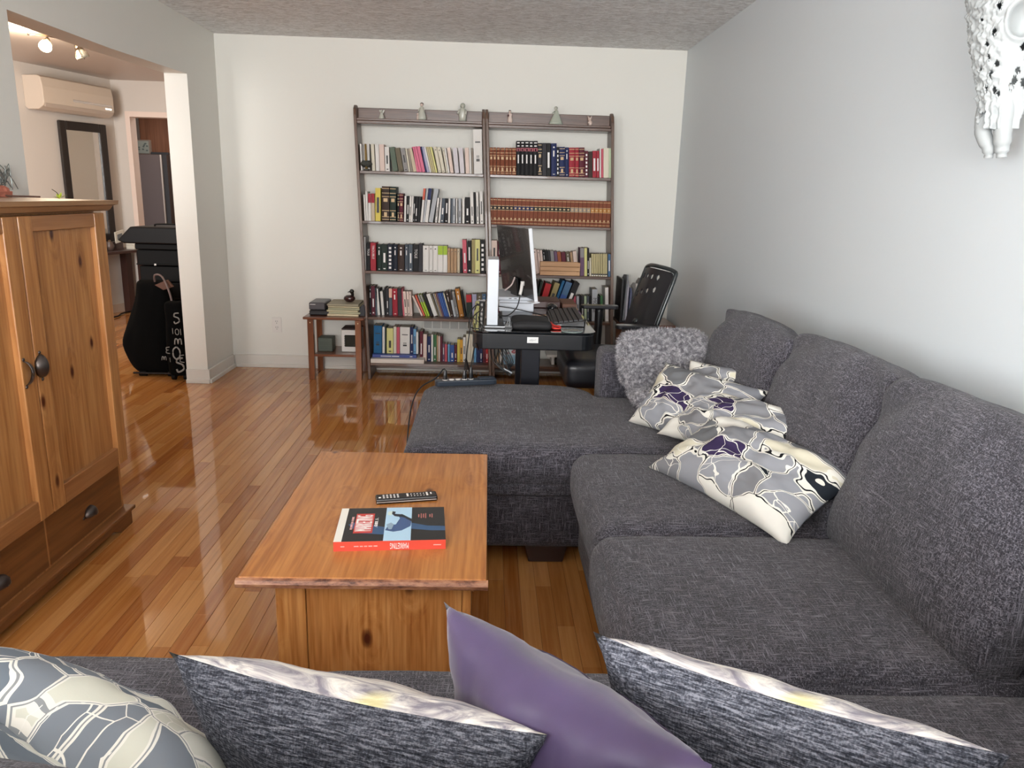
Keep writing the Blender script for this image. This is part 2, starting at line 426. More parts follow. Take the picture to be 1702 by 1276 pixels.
while x < XR:
    y = -3.1-rnd.random()
    y1lim = 11.1 if x < -2.0 else D+.12
    while y < y1lim:
        L = rnd.uniform(.35, 1.25)
        y1 = min(y+L, y1lim)
        tn = rnd.choice(tones)
        (cand if any(vis(x+.03, q) for q in (y+.02, (y+y1)/2, y1-.02)) else rest).append((x, y, y1, tn))
        y = y1
    x += PW
cand.sort(key=lambda p: math.hypot(p[0], max(0, (p[1]+p[2])/2)))
rest += cand[300:]; cand = cand[:300]
def plankbox(vs, fs, x0, x1, y0, y1):
    k = len(vs); c = .0006
    for z, e in ((-.0085, 0), (-c, 0), (0, c)):
        vs += [(x0+e, y0+e, z), (x1-e, y0+e, z), (x1-e, y1-e, z), (x0+e, y1-e, z)]
    for r_ in (0, 4):
        for i in range(4): fs.append((k+r_+i, k+r_+(i+1) % 4, k+r_+4+(i+1) % 4, k+r_+4+i))
    fs.append((k+8, k+9, k+10, k+11))
def tonedmesh(name, lst):
    vs, fs, cl = [], [], []
    for (x, y0, y1, tn) in lst:
        n0 = len(fs); plankbox(vs, fs, x+.0003, x+PW-.0004, y0+.0003, y1-.0004)
        cl += [lin(tn)]*(len(fs)-n0)
    me = bpy.data.meshes.new(name); me.from_pydata(vs, [], fs)
    a = me.color_attributes.new('tone', 'FLOAT_COLOR', 'CORNER')
    k = 0
    for p in me.polygons:
        for _ in p.loop_indices: a.data[k].color = cl[p.index]; k += 1
    me.materials.append(m_plank); return me
for p in cand:
    o = bpy.data.objects.new('floorboard', tonedmesh('floorboard', [p])); C.objects.link(o); o.parent = floor
o = bpy.data.objects.new('floorboards', tonedmesh('floorboards', rest)); C.objects.link(o); o.parent = floor; o['kind'] = 'stuff'

# wall socket on the back wall
t_ = thing('wall_socket', 'white double electrical socket plate low on the back wall', 'socket', (-1.648, D, .34))
m_wp = mat('white_plastic', '#dedad4', .35); m_dk = mat('dark_slot', '#2a2622', .6)
b = MB(); b.box(-1.684, -1.612, D-.006, D, .28, .398); b.obj('cover_plate', m_wp, t_, bevel=.002)
for z in (.315, .362):
    b = MB(); b.cyl((-1.648, D-.0085, z), (-1.648, D-.006, z), .017, n=18); r_ = b.obj('receptacle', m_wp, t_)
    b = MB(); b.box(-1.656, -1.653, D-.0092, D-.0084, z+.001, z+.011); b.box(-1.643, -1.640, D-.0092, D-.0084, z+.002, z+.010); b.box(-1.650, -1.645, D-.0092, D-.0084, z-.011, z-.006)
    b.obj('slots', m_dk, r_)

# ================================================================ SECTIONAL SOFA
m_sofa = fabric('charcoal_chenille', '#242328', '#3f3d43', '#76737b', 1.0, .5)
m_foot = mat('dark_stained_foot', '#2c1a16', .4)
sofa = thing('sectional_sofa', 'large charcoal grey fabric sectional sofa with chaise in front of the white right wall', 'sofa', (.9, 2.0, 0))
b = MB()
soft(b, -.285, .60, 2.63, 3.57, .065, .325, .035, n=10)
soft(b, .50, 1.39, 2.63, 3.40, .065, .325, .03, n=6)
b.obj('chaise_base', m_sofa, sofa, smooth=True)
b = MB(); soft(b, -.283, .352, 2.618, 2.66, .285, .335, .012, n=6); b.obj('chaise_band', m_sofa, sofa, smooth=True)
def chaise_top(b):
    # rounded-corner outline, swept up with a soft edge
    out = []
    def arc(cx, cy, r, a0, a1, n=8):
        for k in range(n+1):
            a = R(a0+(a1-a0)*k/n); out.append((cx+r*math.cos(a), cy+r*math.sin(a)))
    arc(-.25, 2.665, .05, 180, 270); arc(.92, 2.66, .045, 270, 360); arc(.93, 3.36, .03, 0, 90)
    out.extend([(.60, 3.392), (.545, 3.405)])
    arc(.30, 3.40, .22, 8, 90, 10); arc(-.13, 3.45, .17, 90, 180)
    n = len(out); cx, cy = .25, 3.0
    prof = [(.965, .325), (1.0, .345), (1.004, .40), (1.0, .435), (.985, .462), (.955, .474), (.85, .482), (.6, .489), (.3, .492), (.02, .493)]
    rings = []
    for s_, z in prof:
        rg = []
        for (x, y) in out:
            dx, dy = x-cx, y-cy; L = math.hypot(dx, dy); k = s_ if s_ < .9 else 1-(1-s_)*.55/L*1.2
            q = Vector((cx+dx*k, cy+dy*k, z))
            q.z += .004*noise.noise(Vector((q.x*4, q.y*4, 1)))
            rg.append(b.bm.verts.new(q))
        rings.append(rg)
    for i in range(len(rings)-1):
        for k in range(n): b.bm.faces.new((rings[i][k], rings[i][(k+1) % n], rings[i+1][(k+1) % n], rings[i+1][k]))
    b.bm.faces.new(rings[0][::-1]); b.bm.faces.new(rings[-1])
b = MB(); chaise_top(b); b.obj('chaise_cushion', m_sofa, sofa, smooth=True)
b = MB(); soft(b, .36, 1.39, .20, 2.64, .065, .30, .03, n=10); b.obj('seat_base', m_sofa, sofa, smooth=True)
b = MB(); soft(b, -1.32, .40, .20, 1.20, .065, .30, .03, n=10); b.obj('seat_base', m_sofa, sofa, smooth=True)
def seatc(x0, x1, y0, y1, seed, over=0):
    b = MB(); soft(b, x0, x1, y0, y1, .295, .468+over, .055, (.022, 0), n=20, amp=.004, seed=seed, bulge=.012)
    b.obj('seat_cushion', m_sofa, sofa, smooth=True)
seatc(.318, 1.14, 1.935, 2.612, 1); seatc(.30, 1.14, 1.262, 1.930, 2); seatc(.335, 1.14, .55, 1.255, 3)
seatc(-.348, .33, .56, 1.30, 4, .012); seatc(-1.06, -.356, .56, 1.335, 5, .014)
b = MB(); soft(b, -1.32, -1.08, .2, 1.24, .065, .62, .05, n=10, amp=.003); b.obj('armrest', m_sofa, sofa, smooth=True)
b = MB(); soft(b, .532, 1.39, 3.405, 3.60, .065, .685, .035, n=12, amp=.003, seed=5); b.obj('armrest', m_sofa, sofa, smooth=True)
b = MB(); soft(b, 1.19, 1.385, .22, 3.40, .065, .74, .04, n=12); b.obj('back_frame', m_sofa, sofa, smooth=True)
b = MB(); soft(b, -1.32, 1.38, .12, .33, .065, .70, .04, n=12); b.obj('back_frame', m_sofa, sofa, smooth=True)
def backc(y0, y1, seed, x=1.075, z0=.47, h=.44, lean=17, w=.235, tilt=0, M0=None):
    """loose back cushion, plump, with fold lines running from its upper corners"""
    b = MB(); hy = (y1-y0)/2+.012
    bm2 = bmesh.new(); bmesh.ops.create_cube(bm2, size=2); bmesh.ops.subdivide_edges(bm2, edges=bm2.edges[:], cuts=30, use_grid_fill=True)
    M = M0 or (Matrix.Translation((x, (y0+y1)/2, z0)) @ Matrix.Rotation(R(lean), 4, 'Y') @ Matrix.Rotation(R(tilt), 4, 'X'))
    hz = h/2; vm = {}
    for v in bm2.verts:
        u = Vector([math.sin(c*math.pi/2) for c in v.co])
        fy, fz = 1-abs(u.y)**2.8, 1-abs(u.z)**3.0
        hx = w/2*(.30+.70*max(fy, 0)**.5*max(fz, 0)**.5)
        px = u.x*hx
        r = .06
        py, pz = u.y*hy, u.z*hz
        k = (u.y**4)*(u.z**4)
        py *= 1-.03*abs(u.z)**6; pz *= 1-.05*abs(u.y)**6*(1 if u.z > 0 else .3)
        # crown on the top edge
        if u.z > .2: pz += .018*(1-u.y**2)*u.z
        wv = 0
        for sgn in (-1, 1):
            d = (u.z-1)+(sgn*u.y-1)*.8            # diagonal bands near the upper corners
            wv += .017*math.sin(d*7+seed)*math.exp(-((u.z-.75)**2+(sgn*u.y-.8)**2)*4)
        wv += .008*noise.noise(Vector((py*7+seed*5, pz*7, px*3)))+.004*noise.noise(Vector((py*16, pz*18+seed, 2)))
        px += math.copysign(1, u.x)*wv if abs(u.x) > .3 else 0
        pz += .006*noise.noise(Vector((py*9, seed*2.2, px*9)))
        p = M @ Vector((px, py, pz+hz))
        vm[v] = b.bm.verts.new(p)
    for f in bm2.faces: b.bm.faces.new([vm[v] for v in f.verts])
    bm2.free(); b.obj('back_cushion', m_sofa, sofa, smooth=True)
backc(2.62, 3.34, 1, x=1.02, h=.475, lean=13, z0=.44); backc(1.95, 2.64, 2, x=1.02, lean=18, h=.50, z0=.44); backc(1.29, 1.96, 3, x=1.02, lean=18, h=.505, z0=.44)
backc(.62, 1.27, 4, x=1.12, lean=14)
for x0, x1, sd, zq in ((-1.03, -.20, 6, .474), (-.21, .36, 7, .432), (.36, .99, 8, .470)):
    M0 = Matrix.Translation(((x0+x1)/2, .545, zq)) @ Matrix.Rotation(R(90), 4, 'Z') @ Matrix.Rotation(R(-8), 4, 'Y')
    backc(x0, x1, sd, M0=M0, h=.425, w=.20)
for (x, y) in ((.245, 2.70), (-.20, 2.72), (-.20, 3.46), (1.30, 3.5), (-1.2, .3), (-1.2, 1.1), (1.3, .3)):
    b = MB(); b.prism([(-.066, 0), (.066, 0), (.082, .068), (-.082, .068)], lambda u, v, w_: (x+u, y+w_, v), -.045, .045)
    b.obj('foot', m_foot, sofa, bevel=.003)

# ================================================================ THROW PILLOWS
greys = [(0, '#7c7d81'), (.16, '#dcdad2'), (.30, '#6c6e71'), (.44, '#cdc8b4'), (.54, '#8e9096'), (.68, '#d8d6cf'), (.79, '#352a4b'), (.87, '#74767c'), (.975, '#20252c')]
m_flo = floral('leaf_print_cotton', greys, '#17181c', .4, 7.5)
m_flo2 = floral('leaf_print_cotton_turned', greys, '#17181c', 1.9, 8)
m_flo3 = floral('leaf_print_cotton_large', greys, '#17181c', 1.2, 6.5)
def put(b, name, mats, M, label, group=None, cat='pillow', **k):
    return tag(b.obj(name, mats, loc=M, local=True, smooth=True, **k), label, cat, group)
GP = 'leaf print pillows on the right-hand seats'
V = Vector
def quadframe(bl, br, tr, tl, off=0):
    bl, br, tr, tl = map(V, (bl, br, tr, tl)); c = (bl+br+tr+tl)/4
    X = (br-bl+tr-tl); Y = (tl-bl+tr-br); M = frame(c, X, Y); M.translation += M.col[2].xyz*off
    return M, X.length/2, Y.length/2
M, w_, h_ = quadframe((.57, 2.35, .50), (.835, 1.80, .50), (1.045, 1.985, .645), (.80, 2.56, .665))
put(pillow(w_*1.02, h_*1.0, .15, 3, bend=-.02, amp=.012), 'throw_pillow', m_flo, M, 'leaf-print throw pillow lying nearest on the stack, purple stripe across it', GP)
M, w_, h_ = quadframe((.66, 2.72, .53), (.90, 2.18, .58), (1.10, 2.26, .70), (.82, 2.82, .67))
put(pillow(w_*1.0, h_*1.1, .13, 5, bend=-.03, amp=.012), 'throw_pillow', m_flo2, M, 'leaf-print throw pillow in the middle of the stack, its tip pointing at the back cushions', GP)
M, w_, h_ = quadframe((.62, 2.99, .50), (.80, 2.52, .52), (1.04, 2.64, .69), (.73, 2.93, .72))
put(pillow(w_*1.15, h_*1.15, .13, 8, bend=-.02, amp=.012), 'throw_pillow', m_flo3, M, 'leaf-print throw pillow with a purple corner standing up beside the fur cushion', GP)
M, w_, h_ = quadframe((.80, 3.0, .52), (1.02, 2.70, .56), (1.08, 2.78, .72), (.86, 3.02, .71))
put(pillow(w_*1.1, h_*1.3, .11, 11, amp=.01), 'throw_pillow', m_flo, M, 'leaf-print throw pillow farthest back, mostly hidden under the others', GP)

# foreground pillows, seen over the near backrest
m_chen = mat('slate_blue_grey_chenille', '#64666f', .95, spec=.15); t = NT(m_chen)
f = t.noise(t.coords((45, 420, 420)), 1, 3, .7); f2 = t.noise(t.coords((420, 60, 420)), 1, 2, .6)
f = t.math('ADD', t.math('MULTIPLY', f, .7), t.math('MULTIPLY', f2, .3))
t.col(t.ramp(f, [(.40, '#282a31'), (.50, '#4c4e57'), (.62, '#868891')])); t.bump(f, .8, .01)
m_back = mat('marbled_silky_cream', '#d9d4cc', .5, spec=.4); t = NT(m_back)
nn = t.noise(t.coords((14, 90, 14)), 1, 5, .65, 1.2); n2 = t.noise(t.coords((7, 7, 7)), 1, 2)
c = t.ramp(nn, [(.36, '#77737c'), (.48, '#aca7a6'), (.60, '#d6d1c8')]); c = t.mix(t.ramp(n2, [(.50, '#000000'), (.60, '#b8b8b8')]), c, '#cfc25e'); t.col(c)
t.bump(t.noise(t.coords((120, 30, 120)), 1, 3), .3, .004)
m_pur = mat('plum_satin', '#4f4066', .42, spec=.35, sheen=.3); t = NT(m_pur)
t.bump(t.noise(t.coords((500, 500, 500)), 1, 2), .06, .001); t.col(t.ramp(t.noise(t.coords((8, 8, 8)), 1, 3), [(.3, '#382b48'), (.7, '#46385a')]))
m_geo = floral('faded_leaf_print', [(0, '#767d85'), (.34, '#c6c7ba'), (.62, '#69727b'), (.84, '#cfcfc4'), (.92, '#7f868b')], '#8a8e90', .6, 13, .08)
def standing(ear_l, ear_r, lean, h, th, seed, mats, label, front=True, drop=0, rollup=0, **k):
    """pillow hanging down from its top edge ear_l-ear_r; its local +z face looks away from the camera"""
    a, c = V(ear_l), V(ear_r); X = (c-a); wdt = X.length
    nrm = V((-X.y, X.x, 0)).normalized()                 # horizontal, pointing away (+y)
    up = (V((0, 0, 1))*math.cos(R(lean))-nrm*math.sin(R(lean))).normalized()
    M = frame((a+c)/2-up*h/2, X, up)                     # +z of frame = X x up
    pb = pillow(wdt, h, th, seed, **k); P = pb.P; o = put(pb, 'throw_pillow', mats, M, label)
    if 'purple satin' in label:
        b = MB(); pts = []
        for i in range(30):
            q = V(P(34*i/29, 34*(.90-.05*math.sin(math.pi*i/29)), -1)); q.z -= .0004; pts.append(q)
        b.tube(pts, .0012, 5, 1)
        b.tube([V(P(34*.52, 34*(.86-.3*k_/8)+.0, -1)) for k_ in range(9)], .0010, 5, 1)
        sm = b.obj('seam', mat('plum_seam', '#33283f', .6), o, local=True, smooth=True)
    return o
standing((-.39, .835, .812), (.070, .705, .80), 22, .44, .16, 2, [m_chen, m_back], 'slate chenille throw pillow with a marbled cream front, left of the purple one', mats2=True, amp=.006)
standing((.148, .825, .848), (.515, .590, .868), 20, .44, .15, 9, [m_chen, m_back], 'slate chenille throw pillow with a white trimmed edge, right of the purple one', mats2=True, amp=.005)
standing((-.048, .90, .845), (.225, .60, .85), 12, .44, .16, 4, [m_pur, m_pur], 'plum purple satin throw pillow between the two slate ones', amp=.010)
standing((-.80, .93, .77), (-.32, .68, .735), 30, .46, .20, 6, [m_geo, m_geo], 'pale grey and cream leaf-print throw pillow at the lower left', amp=.006)
standing((-.80, .76, .80), (-.44, .60, .775), 28, .42, .18, 12, [m_geo, m_geo], 'second pale leaf-print throw pillow in the lower left corner, nearest the camera', amp=.006)

# faux-fur cushion and blanket against the far armrest
m_fur = mat('silver_faux_fur', '#9b989c', .8, sheen=.4); t = NT(m_fur)
nf = t.noise(t.coords((60, 60, 60)), 1, 5, .75, .4); t.col(t.ramp(nf, [(.38, '#4f4c53'), (.5, '#8f8c91'), (.62, '#d8d5d8')]))
def furry(base, count, length, seed, wind=(0, 0, -1)):
    """thin tufts standing on the faces of a mesh, gathered in one mesh"""
    rn = random.Random(seed); me = base.data; fs = [p for p in me.polygons]; ar = [p.area for p in fs]
    vs, tr = [], []
    for p in rn.choices(fs, ar, k=count):
        idx = p.vertices; a, b2, c2 = (me.vertices[i].co for i in (idx[0], idx[1], idx[2])); d2 = me.vertices[idx[-1]].co
        u, v_ = rn.random(), rn.random(); q = a.lerp(b2, u).lerp(d2.lerp(c2, u), v_)
        n_ = p.normal; w2 = V(wind)+V((rn.uniform(-1, 1), rn.uniform(-1, 1), rn.uniform(-1, 1)))
        tip = q+(n_*.8+w2*.6).normalized()*length*rn.uniform(.6, 1.3)
        s_ = (tip-q).cross(n_+V((.01, .02, 0))).normalized()*.0016
        k = len(vs); vs += [q-s_, q+s_, tip]; tr.append((k, k+1, k+2))
    m2 = bpy.data.meshes.new('fur'); m2.from_pydata([tuple(x) for x in vs], [], tr); m2.materials.append(m_fur)
    o = bpy.data.objects.new('fur', m2); C.objects.link(o); o.parent = base; o['kind'] = 'stuff'; setM(o, WM[base.name]); return o
M = frame((.80, 3.315, .672), (1, .06, .02), (0.0, .36, 1))
b = MB(); soft(b, -.190, .190, -.110, .118, -.05, .05, .045, n=16, amp=.008, seed=9, bulge=.01)
fc = put(b, 'fur_cushion', m_fur, M, 'silver grey faux-fur cushion leaning on the far armrest of the sofa', cat='cushion')
furry(fc, 42000, .022, 5, (.3, -1, -.2))
b = MB(); soft(b, .655, .90, 3.13, 3.38, .487, .555, .03, n=14, amp=.01, seed=4)
bl = single(b, 'fur_blanket', m_fur, 'folded silver faux-fur blanket tucked under the fur cushion', 'blanket', smooth=True); furry(bl, 9000, .018, 6)

# ================================================================ COFFEE TABLE
m_pinet = wood('honey_pine_top', '#8a4c1e', '#b27236', '#c5874a', 'y', .32, coat=.2, seed=1.3, plane='xy', kden=.55)
m_pinev = wood('honey_pine_upright', '#82471c', '#ae6f34', '#c99157', 'z', .4, seed=2.2, coat=.2, plane='xz', kden=.25)
m_edge = mat('worn_table_edge', '#8a563c', .45); t = NT(m_edge)
t.col(t.ramp(t.noise(t.coords((18, 18, 60)), 1, 5, .7), [(.35, '#4c2a1e'), (.5, '#94634a'), (.7, '#b98a68')]))
tb = thing('coffee_table', 'honey pine coffee table with knots, standing on the floor inside the sofa corner', 'table', (-.28, 2.1, 0))
TX0, TX1, TY0, TY1, TZ = -.588, .0155, 1.643, 2.560, .470
b = MB(); b.box(TX0+.006, TX1-.004, TY0+.007, TY1, TZ-.026, TZ); b.obj('tabletop', m_pinet, tb, bevel=.003)
b = MB()
b.prism([(0, -.003), (-.008, -.006), (-.012, -.015), (-.008, -.026), (0, -.029)], lambda u, v, w_: (w_, TY0+.008+u, TZ+v), TX0, TX1); b.obj('front_edge', m_edge, tb, smooth=False)
px0, px1, py0, py1 = -.512, -.026, 1.70, 2.49
b = MB(); b.box(px0, -.438, py0, py0+.07, 0, TZ-.027); b.obj('leg', m_pinev, tb, bevel=.003)
b = MB(); b.box(px0, -.438, py1-.07, py1, 0, TZ-.027); b.obj('leg', m_pinev, tb, bevel=.003)
b = MB(); b.box(px1-.022, px1, py0+.002, py0+.07, 0, TZ-.027); b.obj('leg', m_pinev, tb, bevel=.002)
b = MB(); b.box(px1-.022, px1, py1-.07, py1, 0, TZ-.027); b.obj('leg', m_pinev, tb, bevel=.002)
b = MB(); b.box(-.437, px1-.023, py0+.006, py0+.024, .03, TZ-.027); b.obj('end_panel', m_pinev, tb, bevel=.001)
b = MB(); b.box(-.437, px1-.023, py1-.024, py1-.006, .03, TZ-.027); b.obj('end_panel', m_pinev, tb, bevel=.001)
b = MB(); b.box(px0+.01, px0+.028, py0+.071, py1-.071, TZ-.15, TZ-.027); b.obj('apron', m_pinet, tb)
b = MB(); b.box(px1-.03, px1-.012, py0+.071, py1-.071, TZ-.15, TZ-.027); b.obj('apron', m_pinet, tb)
b = MB(); b.box(px0+.03, px1-.03, py0+.03, py1-.03, .10, .118); b.obj('lower_shelf', m_pinet, tb)

# book on the table: cover up, spine towards the camera, French-style upside-down spine lettering
bk = thing('cover_book', 'large paperback with black and blue cover and red spine on the coffee table', 'book', M=Matrix.Translation((-.383, 1.786, TZ)) @ Matrix.Rotation(R(4.6), 4, 'Z'))
def loc(b, n, m, p, **k): return b.obj(n, m, p, local=True, **k)
BW, BH, BT = .288, .214, .026
b = MB(); b.box(.002, BW-.002, .002, BH-.002, .001, BT-.001); loc(b, 'pages', mat('page_edges', '#e6dfd2', .7), bk)
m_black = mat('black_cover_print', '#1d1e20', .25); m_red = mat('red_spine_print', '#e0503f', .3)
b = MB(); b.box(0, BW, 0, .0015, 0, BT); loc(b, 'spine', m_red, bk)
b = MB(); b.box(0, BW, .0015, BH, BT-.0012, BT); b.box(0, BW, .0015, BH, 0, .0012); loc(b, 'cover', m_black, bk)
cov = [o for o in C.objects if o.name.startswith('cover') and o.parent == bk][0]
def flat(n, polys, col, z=.0003, par=cov, rough=.3):
    b = MB()
    for p in polys: b.prism(p, lambda u, v, w_: (u, v, w_), BT, BT+z)
    return loc(b, n, mat('print_'+col.strip('#'), col, rough), par)
def rc(x0, x1, y0, y1): return [(x0, y0), (x1, y0), (x1, y1), (x0, y1)]
flat('white_band', [rc(0, .020, .0015, BH)], '#e9e7dc')
flat('blue_panel', [rc(.126, .197, .0015, BH)], '#b4d6ec')
flat('title_block', [rc(.045, .095, .05, .175)], '#c23b34', .0003)
flat('figure_trousers', [[(.028, .105), (.06, .05), (.126, .04), (.126, .085), (.09, .10), (.06, .13)]], '#33567c', .0002)
flat('figure_trousers', [[(.197, .072), (.25, .06), (BW, .058), (BW, .085), (.24, .090), (.197, .11)]], '#33567c', .0002)
flat('figure_body', [[(.128, .065), (.15, .055), (.172, .062), (.195, .088), (.197, .125), (.185, .150), (.170, .168), (.158, .165), (.165, .140), (.155, .10), (.135, .095)]], '#3f5a86', .0005)
flat('figure_jacket', [[(.150, .170), (.172, .165), (.197, .135), (.197, .118), (.175, .146), (.150, .155), (.142, .170), (.143, .188), (.152, .184)]], '#22242e', .0007)
flat('figure_shoe', [[(.130, .165), (.140, .160), (.146, .175), (.142, .190), (.131, .185)]], '#cfe0da', .0006)
flat('figure_sleeve', [[(.130, .10), (.137, .07), (.145, .07), (.15, .10), (.142, .112)]], '#8fa6b8', .0008)
m_w = mat('white_print', '#f0ece8', .5); m_pk = mat('pink_print', '#e8b0aa', .4)
text_obj('cover_title', 'MARKETING', .030, WM[bk.name] @ Matrix.Translation((.072, .113, BT+.0008)) @ Matrix.Rotation(R(90), 4, 'Z') @ Matrix.Diagonal((.62, 2.1, 1, 1)), m_w, cov)
text_obj('cover_subtitle', 'LE LIVRE DU COURS', .009, WM[bk.name] @ Matrix.Translation((.038, .113, BT+.0008)) @ Matrix.Rotation(R(90), 4, 'Z'), m_pk, cov)
text_obj('cover_subtitle', '. GUIDE . 5 .', .012, WM[bk.name] @ Matrix.Translation((.103, .113, BT+.0009)) @ Matrix.Rotation(R(90), 4, 'Z'), m_w, cov)
for i, (x, L) in enumerate(((.215, .020), (.222, .030), (.228, .026), (.234, .032), (.246, .018), (.252, .026))):
    b = MB(); b.box(x, x+.003, .155-L/2, .155+L/2, BT, BT+.0004); loc(b, 'cover_line', mat('print_brick', '#a8635c', .5), cov)
spn = [o for o in C.objects if o.name.startswith('spine') and o.parent == bk][0]
SM = WM[bk.name] @ Matrix.Translation((0, -.0003, BT/2)) @ Matrix.Rotation(R(90), 4, 'X') @ Matrix.Rotation(R(180), 4, 'Z')
text_obj('spine_title', 'MARKETING', .019, WM[bk.name] @ Matrix.Translation((.168, -.0003, BT/2)) @ Matrix.Rotation(R(90), 4, 'X') @ Matrix.Rotation(R(180), 4, 'Z') @ Matrix.Diagonal((.46, 1.25, 1, 1)), m_w, spn)

for x0, x1 in ((.018, .028), (.052, .064), (.067, .075), (.078, .086), (.089, .099), (.102, .112), (.256, .276)):
    b = MB(); b.box(x0, x1, -.0004, 0, BT/2-.0016, BT/2+.0012); loc(b, 'spine_line', m_pk, spn)

rm = thing('remote_control', 'slim black remote control with white buttons lying behind the book', 'remote', M=Matrix.Translation((-.232, 2.128, TZ)) @ Matrix.Rotation(R(12), 4, 'Z'))
b = MB(); b.box(-.092, .092, -.022, .022, 0, .017, .005, 2); loc(b, 'case', mat('black_remote_plastic', '#171314', .25), rm, smooth=False)
b = MB(); b.box(-.090, .088, -.0228, -.0212, .006, .0085); loc(b, 'silver_trim', mat('silver_trim', '#c9c5c4', .3, .6), rm)
m_btn = mat('button_white', '#e8e2dc', .5)
def btn(x, y, sx, sy):
    b = MB(); b.box(x-sx, x+sx, y-sy, y+sy, .0165, .0182, .0006); loc(b, 'button', m_btn, rm)
btn(-.080, -.008, .0035, .0035); btn(.003, -.006, .003, .0045); btn(.003, .006, .003, .0045); btn(.062, .0, .0028, .012); btn(.074, .003, .002, .006)
for i in range(5):
    for y in (-.012, -.002, .008): btn(-.068+i*.0105, y, .0028, .0016)
for i in range(5):
    for y in (-.009, .005): btn(.014+i*.0095, y, .0015, .0018)

# ================================================================ PINE CABINET
m_cabf = wood('knotty_pine_door', '#8a552a', '#aa7240', '#c08c56', 'z', .35, seed=4.1, coat=.25, gs=.8, plane='yz', kden=.3)
m_cabh = wood('pine_rail', '#7a4a28', '#946239', '#aa784a', 'y', .35, knots=False, coat=.25, gs=.8)
m_cabd = wood('aged_pine_drawer', '#54301a', '#73451f', '#8a5a30', 'y', .45, seed=6.4, knots=False, coat=.1, gs=.7)
m_cabt = wood('pine_cornice', '#7a5238', '#97704e', '#b08a62', 'y', .4, knots=False, coat=.2, gs=.6)
m_pewter = mat('pewter_pull', '#5c5450', .35, .85)
cb = thing('pine_cabinet', 'knotty pine cabinet with two doors over two drawers against the left wall', 'cabinet', (-1.72, 2.41, 0))
CX = -1.45; Y0, Y1 = 1.86, 2.96
b = MB(); b.box(-1.985, -1.492, Y0+.01, Y1-.005, .06, 1.272); b.obj('carcass', m_cabf, cb, bevel=.002)
b = MB(); b.prism([(-1.985, 1.272), (-1.462, 1.272), (-1.452, 1.277), (-1.440, 1.292), (-1.420, 1.297), (-1.417, 1.312), (-1.985, 1.312)], lambda u, v, w_: (u, w_, v), Y0-.03, Y1+.04)
b.obj('cornice', m_cabt, cb)
b = MB(); b.box(-1.985, -1.452, Y0-.01, Y1+.012, .062, .078); b.obj('plinth_moulding', m_cabd, cb, bevel=.004)
b = MB(); b.prism([(Y0, .0), (Y0+.10, .0), (Y0+.15, .028), (Y1-.15, .028), (Y1-.10, 0), (Y1, 0), (Y1, .063), (Y0, .063)], lambda u, v, w_: (w_, u, v), -1.485, -1.465); b.obj('plinth', m_cabd, cb, bevel=.002)
for y in (Y0+.03, Y1-.07):
    b = MB(); b.box(-1.975, -1.92, y, y+.05, 0, .063); b.obj('foot', m_cabd, cb)
def door(ya, yb, hinge):
    z0, z1 = .287, 1.266; f = .072
    b = MB(); b.box(CX-.030, CX-.020, ya+f-.012, yb-f+.012, z0+f-.012, z1-.052); d = b.obj('door_panel', m_cabf, cb)
    out = b
    b = MB(); b.box(CX-.038, CX, ya, ya+f, z0, z1); b.box(CX-.038, CX, yb-f, yb, z0, z1)
    fr = b.obj('door', m_cabf, cb, bevel=.0035)
    b = MB(); b.box(CX-.037, CX-.001, ya+f, yb-f, z0, z0+f); b.obj('rail', m_cabh, fr, bevel=.0035)
    b = MB(); b.box(CX-.037, CX-.001, ya+f, yb-f, z1-.05, z1); b.obj('rail', m_cabh, fr, bevel=.0035)
    d.parent = fr
    return fr
dr = door(2.412, 2.945, 1); dl = door(1.878, 2.406, 0)
def cup(par, c, rot, r=.034, h=.036):
    """half-dome cup pull: opening faces local -z"""
    b = MB(); n = 14
    M = Matrix.Translation(c) @ Matrix.Rotation(R(rot), 4, 'X')
    def P(u, v):
        a = math.pi*u; e = math.pi/2*v
        return M @ V((.024*math.cos(e), r*1.25*math.cos(a)*(.35+.65*math.sin(e+.0001)) if False else r*1.2*math.cos(a)*math.sin(math.pi/2-e*0)*math.cos(e*.0), h*math.sin(a)*1.0*math.cos(e*0)))
    bm_ = b.bm; rings = []
    for i in range(9):
        e = math.pi/2*i/8
        rings.append([bm_.verts.new(M @ V((.026*math.sin(e), r*1.15*math.cos(math.pi*k/n)*math.cos(e), h*math.sin(math.pi*k/n)*math.cos(e)))) for k in range(n+1)])
    for i in range(8):
        for k in range(n): bm_.faces.new((rings[i][k], rings[i][k+1], rings[i+1][k+1], rings[i+1][k]))
    b.ball(M @ V((.001, r*1.3, .002)), .003, .007, .006, 8); b.ball(M @ V((.001, -r*1.3, .002)), .003, .007, .006, 8)
    o = b.obj('handle', m_pewter, par, smooth=True)
    s_ = o.modifiers.new('solid', 'SOLIDIFY'); s_.thickness = .002
    return o
cup(dr, (CX, 2.437, .79), 90); cup(dl, (CX, 2.345, .785), -90)
for (ya, yb, hy) in ((2.418, 2.935, 2.69), (1.885, 2.408, 2.15)):
    b = MB(); b.box(-1.506, -1.489, ya, yb, .086, .272); w_ = b.obj('drawer', m_cabd, cb, bevel=.003); cup(w_, (-1.489, hy, .155), 0)

